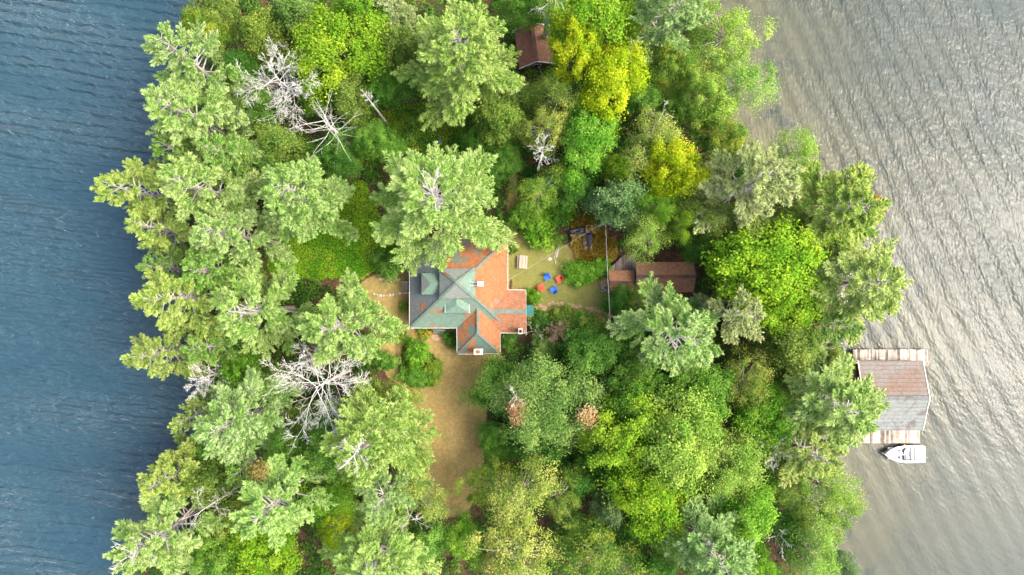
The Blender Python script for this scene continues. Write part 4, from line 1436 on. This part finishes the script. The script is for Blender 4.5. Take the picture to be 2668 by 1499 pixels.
def gable_building(name, label, x0, y0, x1, y1, ze, zr, yr, mats, trim, wallmat, rot=0.0, cat='cabin', overhang=.35, ridge=None, along='x'):
    """Gable roof drawn by its eaves as seen; ridge along x at photograph row yr (or along y at column yr)."""
    mid = P((x0 + x1) / 2, (y0 + y1) / 2, ze)
    e = empty(name, (mid.x, mid.y, max(.2, gh(mid.x, mid.y)) - .02), rot)
    tag(e, label, cat)
    org = Vector(e.location)
    a, b = P(x0, y0, ze) - org, P(x1, y1, ze) - org
    hx, hy = (b.x - a.x) / 2, (a.y - b.y) / 2
    zr_, ze_ = zr - org.z, ze - org.z
    if along == 'x':
        ry = (P(x0, yr, zr) - org).y
        R0, R1 = Vector((-hx, ry, zr_)), Vector((hx, ry, zr_))
        panels = (([Vector((-hx, hy, ze_)), Vector((hx, hy, ze_)), R1, R0], mats[0]), ([Vector((-hx, -hy, ze_)), Vector((hx, -hy, ze_)), R1, R0], mats[1]))
    else:
        rx = (P(yr, y0, zr) - org).x
        R0, R1 = Vector((rx, -hy, zr_)), Vector((rx, hy, zr_))
        panels = (([Vector((-hx, -hy, ze_)), Vector((-hx, hy, ze_)), R1, R0], mats[0]), ([Vector((hx, -hy, ze_)), Vector((hx, hy, ze_)), R1, R0], mats[1]))
    for vs, mk in panels:
        if (vs[1] - vs[0]).cross(vs[2] - vs[0]).z < 0:
            vs = vs[::-1]
        g = Geo()
        lo = [v - Vector((0, 0, .13)) for v in vs]
        g.add(vs + lo, [(0, 1, 2, 3), (7, 6, 5, 4), (0, 4, 5, 1), (1, 5, 6, 2), (2, 6, 7, 3), (3, 7, 4, 0)])
        g.build('roof', M[mk], e)
    g = Geo()
    g.bar(R0 + Vector((0, 0, .03)), R1 + Vector((0, 0, .03)), .42, .08)
    g.build('ridge_cap', M[ridge or 'cabin_ridge'], e)
    ix, iy = hx - overhang, hy - overhang
    g = Geo()
    g.box(-ix, ix, -iy, iy, -.1, ze_ - .16)
    if along == 'x':
        for sx in (-1, 1):
            g.add([(sx * ix, -iy, ze_ - .165), (sx * ix, iy, ze_ - .165), (sx * ix, R0.y, zr_ - .3)], [(0, 1, 2)])
    else:
        for sy in (-1, 1):
            g.add([(-ix, sy * iy, ze_ - .165), (ix, sy * iy, ze_ - .165), (R0.x, sy * iy, zr_ - .3)], [(0, 1, 2)])
    g.build('wall', M[wallmat], e)
    if trim:
        for (s, ends) in ((-1, 0), (1, 1)):
            for vv in (1, -1):
                g = Geo()
                if along == 'x':
                    g.bar(Vector((s * (hx + .05), vv * hy, ze_ - .05)), Vector((s * (hx + .05), R0.y, zr_ - .02)), .1, .17)
                else:
                    g.bar(Vector((vv * hx, s * (hy + .05), ze_ - .05)), Vector((R0.x, s * (hy + .05), zr_ - .02)), .1, .17)
                g.build('bargeboard', M[trim], e)
    for (wx, wy, wdx, wdy) in ((0, -iy, .5, 0), (0, iy, .5, 0)):
        g = Geo()
        g.box(wx - .55, wx + .55, wy - .03, wy + .03, 1.0, min(1.9, ze_ - .4))
        wo = g.build('window', M['white_trim'], e)
        g = Geo()
        g.box(wx - .46, wx + .46, wy - .045, wy + .045, 1.09, min(1.81, ze_ - .49))
        g.build('pane', M['glass'], wo)
    return e


gable_building('cabin', 'long brown cabin half hidden under the pine east of the yard', 1656, 683, 1806, 762, 3.9, 5.0, 721, ('cabin_roof', 'cabin_roof'), 'green_siding', 'brown_siding')
annex = gable_building('cabin_annex', 'lower tan roofed annex at the left end of the long cabin', 1586, 705, 1653, 762, 3.3, 4.1, 737, ('cabin_roof_light', 'cabin_roof_light'), None, 'brown_siding')
gable_building('cabin', 'small red-brown roofed cabin between the giant pine and the yellow maple', 1346, 74, 1442, 172, 3.6, 5.4, 1392, ('red_roof', 'cabin_roof'), 'white_trim', 'brown_siding', rot=rad(8), along='y')
gable_building('cabin', 'small dark red roof showing between trees near the west shore', 700, 1096, 800, 1170, 3.2, 4.6, 1133, ('red_roof', 'red_roof'), 'white_trim', 'brown_siding', rot=rad(6))

# deck behind the annex and the stoop in front of it
dk = empty('wooden_deck', P(1622, 686, 2.0))
tag(dk, 'weathered wooden deck behind the tan roofed annex', 'deck')
k0 = None
n = 19
for k in range(n):
    t = k / (n - 1)
    xx = 1590 + 63 * t
    ytop = 700 - 36 * min(1, t * 1.7 + .05)
    a, b = P(xx, ytop, 2.0) - dk.location, P(xx, 707, 2.0) - dk.location
    g = Geo()
    g.bar(a, b, .155, .05)
    g.build('plank', M['deck_plank'], dk)
for yy in (690, 703):
    g = Geo()
    g.bar(P(1600, yy, 1.85) - dk.location, P(1652, yy, 1.85) - dk.location, .1, .18)
    g.build('joist', M['deck_plank'], dk)
for xx, yy in ((1603, 703), (1650, 703), (1620, 690), (1650, 690)):
    g = Geo()
    q = P(xx, yy, 1.76) - dk.location
    g.box(q.x - .08, q.x + .08, q.y - .08, q.y + .08, -.9, -.24)
    g.build('post', M['deck_plank'], dk)
sp = empty('stoop', P(1575, 743, GZ))
tag(sp, 'plank stoop half new tan wood against the left cabin annex', 'stoop')
for k in range(8):
    yy = 726.5 + k * 4.6
    g = Geo()
    a, b = P(1565, yy, GZ + .35) - sp.location, P(1585, yy, GZ + .35) - sp.location
    g.bar(a, b, .205, .05)
    g.build('plank', M['new_wood'] if k < 4 else M['deck_plank'], sp)
for xx in (1567, 1583):
    g = Geo()
    g.bar(P(xx, 726, GZ + .17) - sp.location, P(xx, 759, GZ + .17) - sp.location, .1, .3)
    g.build('frame', M['deck_plank'], sp)
for k, (xx, yy) in enumerate(((1574, 745), (1570, 751), (1576, 755))):
    g = Geo()
    q = P(xx, yy, GZ + .38)
    poly = [(cos(a) * .16 * (1 + .2 * sin(3 * a + k)), sin(a) * .11) for a in np.linspace(0, 2 * pi, 9)[:-1]]
    g.prism(poly, 0, .06)
    o = g.build('flat_stone', M['stone_white'], None, .01)
    o.location = q
    tag(o, ['pale stone lying uppermost on the grey half of the stoop', 'pale stone lying leftmost on the grey half of the stoop', 'pale stone lying lowest on the grey half of the stoop'][k], 'stone')

# boathouse
bh = gable_building('boathouse', 'boathouse with a brown and grey gable roof standing in the east water', 2236, 940, 2404, 1122, 3.0, 4.4, 1037, ('boat_roof_brown', 'boat_roof_grey'), 'white_trim', 'brown_siding', cat='boathouse', overhang=.2, ridge='boat_roof_grey')


def dock(name, label, x0, y0, x1, y1, z, pw=.19, mat='dock_plank', rot=0.0, extra=None):
    c = P((x0 + x1) / 2, (y0 + y1) / 2, z)
    e = empty(name, (c.x, c.y, z), rot)
    tag(e, label, 'dock')
    a, b = P(x0, y0, z) - c, P(x1, y1, z) - c
    n = max(2, int(abs(b.x - a.x) / pw))
    w = abs(b.x - a.x) / n
    rng = random.Random(hash(name) % 97 + int(x0))
    g = Geo()
    g.box(-w / 2 + .012, w / 2 - .012, b.y, a.y, -.05, 0)
    me = g.mesh('plank', [M[mat]])
    for k in range(n):
        o = link('plank', me, e)
        o.location = (a.x + w * (k + .5), rng.uniform(-.03, .03), rng.uniform(-.006, .006))
    for yy in (a.y - .25, b.y + .25):
        g = Geo()
        g.box(a.x + .05, b.x - .05, yy - .06, yy + .06, -.26, -.062)
        g.build('beam', M['deck_plank'], e)
    for xx in (a.x + .4, 0, b.x - .4):
        for yy in (a.y - .3, b.y + .3):
            g = Geo()
            g.tube([(xx, yy, -3.2), (xx, yy, -.27)], [.1, .1], 8)
            g.build('post', M['deck_plank'], e)
    return e


d_up = dock('dock', 'weathered plank dock along the top side of the boathouse', 2222, 911, 2422, 941, .75)
dock('dock', 'short dock end piece at the top right corner of the boathouse', 2406, 942, 2422, 952, .74)
dock('dock', 'pale plank dock along the bottom side of the boathouse beside the white boat', 2236, 1121, 2397, 1155, .7)
tilt = dock('dock', 'tilted little dock at the shore left above the boathouse', 2118, 904, 2150, 936, .6, rot=rad(40))
for xx, ly, lab in ((2262, 940, 'loose white board lying on the top boathouse dock near its left end'), (2298, 938, 'short white board lying mid way on the top boathouse dock')):
    g = Geo()
    g.box(-.35, .35, -.09, .09, 0, .05)
    o = g.build('loose_board', M['white_trim'], None, .01)
    o.location = P(xx, ly - 4, .78)
    tag(o, lab, 'board')
shed = gable_building('lean_to', 'reddish lean-to roof against the left side of the boathouse', 2190, 952, 2240, 1000, 2.2, 2.7, 975, ('red_roof', 'red_roof'), None, 'brown_siding', cat='lean-to', overhang=.15)

# ------------------------------------------------------------------ the boat
boat = empty('motor_boat', P(2349, 1180, 0.0) + Vector((0, 0, 0)))
tag(boat, 'white motor boat moored at the lower boathouse dock, bow pointing left', 'boat')
Lb, Bm = 5.3, 2.25
stn = [(-.5, 0.02, 1.0), (-.46, .22, .98), (-.4, .43, .95), (-.3, .68, .9), (-.18, .87, .86), (0, .98, .82), (.2, 1.0, .8), (.4, .97, .78), (.5, .93, .78)]
g = Geo()
rings = []
for (s, w, zt) in stn:
    hw = w * Bm / 2
    x = s * Lb
    rings.append([Vector((x, -hw, zt)), Vector((x, -hw * .98, zt - .18)), Vector((x + .05, -hw * .8, .1)), Vector((x + .1, 0, -.25)), Vector((x + .05, hw * .8, .1)), Vector((x, hw * .98, zt - .18)), Vector((x, hw, zt))])
vs = [v for r in rings for v in r]
fs = []
for i in range(len(rings) - 1):
    for k in range(6):
        fs.append((i * 7 + k, i * 7 + k + 1, (i + 1) * 7 + k + 1, (i + 1) * 7 + k))
fs.append(tuple((len(rings) - 1) * 7 + k for k in range(7)))
g.add(vs, fs)
g.build('hull', M['gelcoat'], boat, smooth=True)
# deck with an open cockpit
g = Geo()


def hwx(s):
    for (a, b) in zip(stn, stn[1:]):
        if a[0] <= s <= b[0]:
            t = (s - a[0]) / (b[0] - a[0])
            return (a[1] + (b[1] - a[1]) * t) * Bm / 2, a[2] + (b[2] - a[2]) * t
    return stn[-1][1] * Bm / 2, stn[-1][2]


ss_ = np.linspace(-.5, .5, 41)
for a, b in zip(ss_[:-1], ss_[1:]):
    (wa, za), (wb, zb) = hwx(a), hwx(b)
    m_ = (a + b) / 2
    cut = 0.0
    if -.37 < m_ < -.13:
        cut = .62
    elif -.07 < m_ < .26:
        cut = .76
    elif -.13 <= m_ <= -.07:
        cut = .18
    za += .01
    zb += .01
    if cut:
        for sgn in (-1, 1):
            g.add([(a * Lb, sgn * wa, za), (b * Lb, sgn * wb, zb), (b * Lb, sgn * wb * cut, zb + .02), (a * Lb, sgn * wa * cut, za + .02)], [(0, 1, 2, 3)])
            g.add([(a * Lb, sgn * wa * cut, za + .02), (b * Lb, sgn * wb * cut, zb + .02), (b * Lb, sgn * wb * cut, .3), (a * Lb, sgn * wa * cut, .3)], [(0, 1, 2, 3)])
    else:
        g.add([(a * Lb, -wa, za), (b * Lb, -wb, zb), (b * Lb, wb, zb), (a * Lb, wa, za)], [(0, 1, 2, 3)])
g.build('deck', M['gelcoat'], boat)
g = Geo()
g.box(-.37 * Lb, .26 * Lb, -.78, .78, .26, .3)
g.build('cockpit_floor', M['boat_interior'], boat)
for (x0, x1, y0, y1, z1, mk) in ((-1.9, -.8, .22, .5, .62, 'boat_interior'), (-1.9, -.8, -.5, -.22, .62, 'boat_interior'), (.95, 1.36, -.78, .78, .66, 'boat_interior'), (.2, .65, -.72, -.25, .7, 'boat_grey'), (.1, .6, .2, .7, .7, 'boat_interior')):
    g = Geo()
    g.box(x0, x1, y0, y1, .302, z1)
    o = g.build('seat', M[mk], boat, .05)
g = Geo()
g.tube([(-.1, -.85, .9), (-.32, -.5, 1.18), (-.38, 0, 1.25), (-.32, .5, 1.18), (-.1, .85, .9)], [.03] * 5, 5)
g.build('windscreen_frame', M['boat_dark'], boat)
g = Geo()
for sgn in (-1, 1):
    g.add([(.18, sgn * .9, .85), (-.28, sgn * .52, .85), (-.32, sgn * .5, 1.17), (.05, sgn * .88, 1.1)], [(0, 1, 2, 3)])
    g.add([(-.28, sgn * .52, .85), (-.34, sgn * .06, .85), (-.38, sgn * .06, 1.24), (-.32, sgn * .5, 1.17)], [(0, 1, 2, 3)])
g.build('windscreen', M['glass'], boat)
g = Geo()
g.tube([(-.02 + .17 * cos(a), -.5 + .17 * sin(a), .95) for a in np.linspace(0, 2 * pi, 13)], [.02] * 13, 4, cap=False)
g.build('steering_wheel', M['boat_dark'], boat)
for y0 in (-.8, .2):
    g = Geo()
    g.box(-.25, .0, y0, y0 + .6, .3, .86)
    g.build('console', M['boat_grey'], boat, .03)
g = Geo()
g.box(2.66, 2.98, -.8, .8, .3, .36)
g.build('swim_platform', M['boat_interior'], boat, .02)
g = Geo()
g.box(1.75, 2.5, -.5, .5, .8, .88)
g.build('engine_hatch', M['boat_interior'], boat, .04)
# fender and mooring ropes
fo = Geo()
fo.tube([(0, 0, -.3), (0, 0, -.2), (0, 0, .15), (0, 0, .25)], [.05, .12, .12, .04], 10)
fe = fo.build('fender', M['orange'], None, smooth=True)
fe.location = P(2355, 1156.5, .55) + Vector((0, -.08, 0))
tag(fe, 'orange fender hanging between the white boat and the dock', 'fender')
for a, b, lab in ((P(2312, 1163, .95), P(2305, 1154, .72), 'mooring rope at the bow of the white boat'), (P(2385, 1160, .8), P(2380, 1153, .72), 'mooring rope at the stern of the white boat')):
    g = Geo()
    m_ = (a + b) / 2 - Vector((0, 0, .08))
    g.tube([a, m_, b], [.02] * 3, 4)
    tag(g.build('mooring_rope', M['white_trim']), lab, 'rope')

# ------------------------------------------------------------------ things in the yard
# garden chairs


def chair_parts(mat):
    out = []

    def part(name, fn):
        g = Geo()
        fn(g)
        out.append((name, g.mesh(name, [M[mat]])))
    # faces -y; seat slopes back
    part('seat', lambda g: [g.bar((-.27, -.3 + .115 * k, .40 - .03 * k), (.27, -.3 + .115 * k, .40 - .03 * k), .1, .025) for k in range(5)])
    for k, (x, t) in enumerate(((-.22, .78), (-.11, .88), (0, .92), (.11, .88), (.22, .78))):
        part('back_slat', lambda g, x=x, t=t: g.bar((x * .8, .2, .26), (x * 1.15, .2 + .42 * t, .26 + .78 * t), .1, .022, up=Vector((0, -1, .5))))
    for sx in (-1, 1):
        part('armrest', lambda g, sx=sx: g.box(sx * .36 - .07, sx * .36 + .07, -.38, .34, .56, .585))
        part('leg', lambda g, sx=sx: g.box(sx * .33 - .02, sx * .33 + .02, -.34, -.24, 0, .555))
        part('leg', lambda g, sx=sx: g.bar((sx * .30, -.3, .36), (sx * .30, .5, .03), .04, .1))
    part('back_rail', lambda g: g.box(-.36, .36, .36, .40, .53, .558))
    return out


CH = {'blue': chair_parts('blue_plastic'), 'red': chair_parts('red_plastic')}
ctr = P(1433, 739)
for (px, py, cl, lab) in ((1426, 723, 'blue', 'blue garden chair at the top of the ring of four'), (1456, 728.5, 'red', 'red garden chair at the right of the ring of four'),
                          (1411, 749, 'red', 'red garden chair nearest the house'), (1442, 755, 'blue', 'blue garden chair at the bottom of the ring of four')):
    q = P(px, py)
    q.z = gh(q.x, q.y)
    d = ctr - q
    e = empty('garden_chair', q, math.atan2(d.y, d.x) + pi / 2)
    tag(e, lab, 'chair', 'garden chairs in a ring')
    for nm, me in CH[cl]:
        link(nm, me, e)
# small fire ring stone between them
# picnic table
pt = empty('picnic_table', P(1360.5, 683.5), rad(-3))
tag(pt, 'weathered wooden picnic table on the grass beside the house', 'picnic table')
pt.location.z = gh(pt.location.x, pt.location.y)
for k in range(5):
    g = Geo()
    x = -.3 + .15 * k
    g.box(x - .068, x + .068, -.84, .84, .72, .76)
    g.build('plank', M['table_plank'], pt)
for sx in (-1, 1):
    for k in range(2):
        g = Geo()
        x = sx * (.5 + .105 * k)
        g.box(x - .048, x + .048, -.84, .84, .42, .46)
        g.build('bench_plank', M['table_plank'], pt)
for sy in (-.6, .6):
    g = Geo()
    g.box(-.62, .62, sy - .04, sy + .04, .3, .415)
    g.build('cross_beam', M['table_plank'], pt)
    for sx in (-1, 1):
        g = Geo()
        g.bar((sx * .2, sy + .06, .715), (sx * .5, sy + .06, 0.0), .05, .1, up=Vector((0, 1, 0)))
        g.build('leg', M['table_plank'], pt)

# woodpile with black tarps
wp = empty('woodpile', P(1513, 620))
tag(wp, 'split log woodpile partly under black tarps in the ferns', 'woodpile')
wo_ = wp.location
rngW = random.Random(5)
lm = []
for k in range(4):
    g = Geo()
    r = .08 + .012 * k
    g.tube([(-.24, 0, 0), (.24, 0, 0)], [r, r * rngW.uniform(.85, 1.1)], 6)
    lm.append(g.mesh('log', [M['fresh_log']]))


def logs(px0, py0, px1, py1, wid, rows, along):
    a, b = P(px0, py0) - wo_, P(px1, py1) - wo_
    L = (b - a).length
    n = int(L / .2)
    for r_ in range(rows):
        for i in range(n):
            if r_ == rows - 1 and rngW.random() < .35:
                continue
            q = a.lerp(b, (i + .5) / n) + Vector((rngW.uniform(-.06, .06), rngW.uniform(-.06, .06), .1 + .19 * r_ + rngW.uniform(-.02, .02)))
            o = link('log', rngW.choice(lm), wp)
            o.location = q
            o.rotation_euler = (rngW.uniform(-.1, .1), rngW.uniform(-.12, .12), along + rngW.uniform(-.18, .18))


logs(1486, 606, 1528, 600, .5, 4, pi / 2)
logs(1486, 615, 1526, 611, .5, 3, pi / 2)
logs(1536, 606, 1536, 648, .5, 4, 0)
logs(1524, 612, 1526, 650, .5, 3, 0)


def sheet(name, corners, mat, parent, org, seed, amp=.06, n=9):
    rng = random.Random(seed)
    cs = [P(*c) - org for c in corners]
    g = Geo()
    vs = []
    for j in range(n):
        for i in range(n):
            u, v = i / (n - 1), j / (n - 1)
            p = cs[0].lerp(cs[1], u).lerp(cs[3].lerp(cs[2], u), v)
            e = min(u, 1 - u, v, 1 - v)
            p = p + Vector((rng.gauss(0, .02), rng.gauss(0, .02), rng.gauss(0, amp) + (-.12 if e == 0 else 0.0) + .04 * sin(7 * u + 3 * v + seed)))
            vs.append(p)
    fs = [(j * n + i, j * n + i + 1, (j + 1) * n + i + 1, (j + 1) * n + i) for j in range(n - 1) for i in range(n - 1)]
    g.add(vs, [f[::-1] for f in fs])
    o = g.build(name, M[mat], parent, smooth=True)
    s = o.modifiers.new('thick', 'SOLIDIFY')
    s.thickness = .015
    return o


sheet('tarp', [(1481, 600, GZ + 1.0), (1526, 589, GZ + 1.05), (1527, 607, GZ + 1.0), (1482, 612, GZ + .95)], 'tarp', wp, wo_, 1)
sheet('tarp', [(1526, 609, GZ + 1.0), (1545, 606, GZ + 1.05), (1545, 630, GZ + .95), (1534, 652, GZ + .9)], 'tarp', wp, wo_, 2)
sheet('tarp', [(1483, 618, GZ + .6), (1493, 617, GZ + .6), (1490, 632, GZ + .4), (1487, 636, GZ + .35)], 'tarp', wp, wo_, 3)
fr = empty('wood_frame', P(1535, 596))
tag(fr, 'open tan wood rack frame at the top right of the woodpile', 'frame')
for a, b in (((1527, 589), (1544, 588)), ((1544, 588), (1544, 605)), ((1527, 589), (1527, 603)), ((1528, 603), (1543, 591))):
    g = Geo()
    g.bar(P(a[0], a[1], GZ + 1.1) - fr.location, P(b[0], b[1], GZ + 1.1) - fr.location, .08, .08)
    g.build('rail', M['new_wood'], fr)
for a in ((1527, 589), (1544, 588), (1544, 605), (1527, 603)):
    g = Geo()
    q = P(a[0], a[1], GZ + 1.05) - fr.location
    g.box(q.x - .04, q.x + .04, q.y - .04, q.y + .04, 0, 1.05)
    g.build('post', M['new_wood'], fr)
# loose boards and branches between bush and woodpile
for k, (x0, y0, x1, y1, w, lab) in enumerate(((1448, 672, 1455, 644, .22, 'wide pale board lying on the grass left of the woodpile'), (1444, 668, 1450, 646, .1, 'narrow grey board lying along the wide pale board'),
                                             (1442, 668, 1447, 690, .09, 'thin weathered stick pointing down from the pale board'), (1423, 608, 1428, 622, .16, 'short pale log lying in front of the large yard bush'))):
    g = Geo()
    a, b = P(x0, y0, 0), P(x1, y1, 0)
    a.z, b.z = gh(a.x, a.y) + .06, gh(b.x, b.y) + .06 + .1 * (k == 0)
    g.bar(a, b, w, .05)
    tag(g.build('loose_board' if k < 3 else 'log', M['stone_white'] if k != 1 else M['table_plank'], None, .005), lab, 'board' if k < 3 else 'log')


def stone(px, py, r, h, mat, seed, parent=None, org=Vector((0, 0, 0)), name='stone', asp=1.0, rot=0.0):
    rng = random.Random(seed)
    q = P(px, py)
    q.z = gh(q.x, q.y)
    n = 8
    ph = [rng.uniform(.78, 1.18) for _ in range(n)]
    g = Geo()
    cr, sr = cos(rot), sin(rot)
    pl = []
    for i in range(n):
        x, y = r * ph[i] * cos(2 * pi * i / n) * asp, r * ph[i] * sin(2 * pi * i / n)
        pl.append((x * cr - y * sr, x * sr + y * cr))
    vs = [(x, y, -.05) for x, y in pl] + [(x * .98, y * .98, h * .6) for x, y in pl] + [(x * .75, y * .75, h) for x, y in pl]
    fs = [tuple(range(16, 24))]
    for i in range(n):
        j = (i + 1) % n
        fs += [(i, j, 8 + j, 8 + i), (8 + i, 8 + j, 16 + j, 16 + i)]
    g.add(vs, fs)
    o = g.build(name, M[mat], parent)
    o.location = q - org
    return o


# stepping stones: one path, each stone a part of it
sp_ = empty('stepping_stone_path', P(1490, 800))
tag(sp_, 'curved path of tan stepping stones leading to the teal porch', 'stone path', kind='thing')
sp_.location.z = 0
for k, (x, y) in enumerate(((1397, 802), (1408, 797), (1419, 801), (1416, 808), (1430, 794), (1441, 791), (1453, 793), (1464, 792), (1477, 793), (1490, 796), (1500, 800), (1511, 799), (1530, 804), (1541, 805), (1552, 807), (1563, 811), (1574, 815), (1584, 818), (1592, 822))):
    stone(x, y, .23 + .07 * ((k * 7) % 4) / 3, .07, 'stone_tan', 100 + k, sp_, sp_.location, 'flagstone', 1.25, -.2)
for row, (lab, pts) in enumerate((('upper row of white edging stones along the west path', [(983 + 7.2 * k, 730 - 2.5 * sin(k * .9)) for k in range(9)]), ('lower row of white edging stones along the west path', [(975 + 8.2 * k, 766 + 5 * sin(k * .45)) for k in range(9)]))):
    e = empty('stone_edging', P(1010, 745))
    tag(e, lab, 'stones')
    e.location.z = 0
    for k, (x, y) in enumerate(pts):
        stone(x, y, .11 + .05 * ((k * 5 + row) % 3), .14, 'stone_white', 300 + row * 40 + k, e, e.location, 'stone')
o = stone(1137, 879, .55, .08, 'stone_tan', 900, None, name='doorstep_stone', asp=1.2)
tag(o, 'flat pinkish stone at the foot of the front steps', 'stone')
o = stone(1432, 675, .26, .1, 'stone_white', 902, None, name='stone', asp=1.2)
tag(o, 'pale flat stone on the grass below the loose boards', 'stone')
o = stone(1175, 322, .5, .08, 'stone_tan', 905, None, name='stone', asp=1.2)
tag(o, 'pinkish flat stone in the small glade below the giant pine', 'stone')
bt = empty('tarp_bundle', P(1146, 370))
tag(bt, 'faded blue tarp lying in the small glade', 'tarp')
sheet('tarp', [(1137, 360, GZ + .5), (1148, 356, GZ + .5), (1154, 378, GZ + .4), (1139, 378, GZ + .4)], 'blue_tarp', bt, bt.location, 8)
# flowers
for k, (x, y, n, sp2, lab) in enumerate(((1106, 866, 40, .9, 'orange flowers under the eaves left of the front steps'), (1131, 952, 34, .5, 'yellow flowers on the right of the lawn bed'), (1384, 826, 20, .4, 'orange flowers below the teal porch'))):
    r = np.random.default_rng(60 + k)
    w = P(x, y)
    c = np.stack([w.x + r.normal(size=n) * sp2, w.y + r.normal(size=n) * sp2 * .3, GZ + r.uniform(.7, 1.2, n)], axis=1)
    V, F = kites(c, np.tile([0, 0, 1.0], (n, 1)) + r.normal(size=(n, 3)) * .3, .17, .15, r)
    o = link('flowers', mesh_np('flowers', V, [F], [M['leaf']], r.random(n)))
    o.color = (.5, .22, .01, 1)
    o['tint'] = [.6, .34, .02]
    tag(o, lab, 'flowers', kind='stuff')

# utility pole and wires
pole = empty('utility_pole', P(1578, 577, 8.6))
pole.location.z = GZ - .05
tag(pole, 'grey utility pole rising beside the fern patch', 'utility pole')
g = Geo()
g.tube([(0, 0, 0), (0, 0, 7.5)], [.15, .11], 10)
g.build('shaft', M['dead_wood'], pole)
g = Geo()
g.box(-.5, .5, -.05, .05, 7.1, 7.22)
g.build('cross_arm', M['dead_wood'], pole)
for sx in (-.42, .42):
    g = Geo()
    g.tube([(sx, 0, 7.222), (sx, 0, 7.38)], [.05, .04], 8)
    g.build('insulator', M['white_trim'], pole)
top = Vector(pole.location) + Vector((0, 0, 7.35))


def wire(a, b, sag, r, lab):
    g = Geo()
    pts = []
    for i in range(13):
        t = i / 12
        q = a.lerp(b, t)
        q.z -= sag * 4 * t * (1 - t)
        pts.append(q)
    g.tube(pts, [r] * 13, 4)
    tag(g.build('overhead_wire', M['wire']), lab, 'wire')


wire(top, P(1323, 731, 4.6), .5, .013, 'thin wire from the utility pole to the house eaves')
wire(top, P(1594, 900, 7.5), .4, .026, 'thick cable running straight down from the pole past the cabin stoop')
wire(top, P(1400, 165, 6.0), .8, .018, 'thin wire from the utility pole up towards the top cabin')
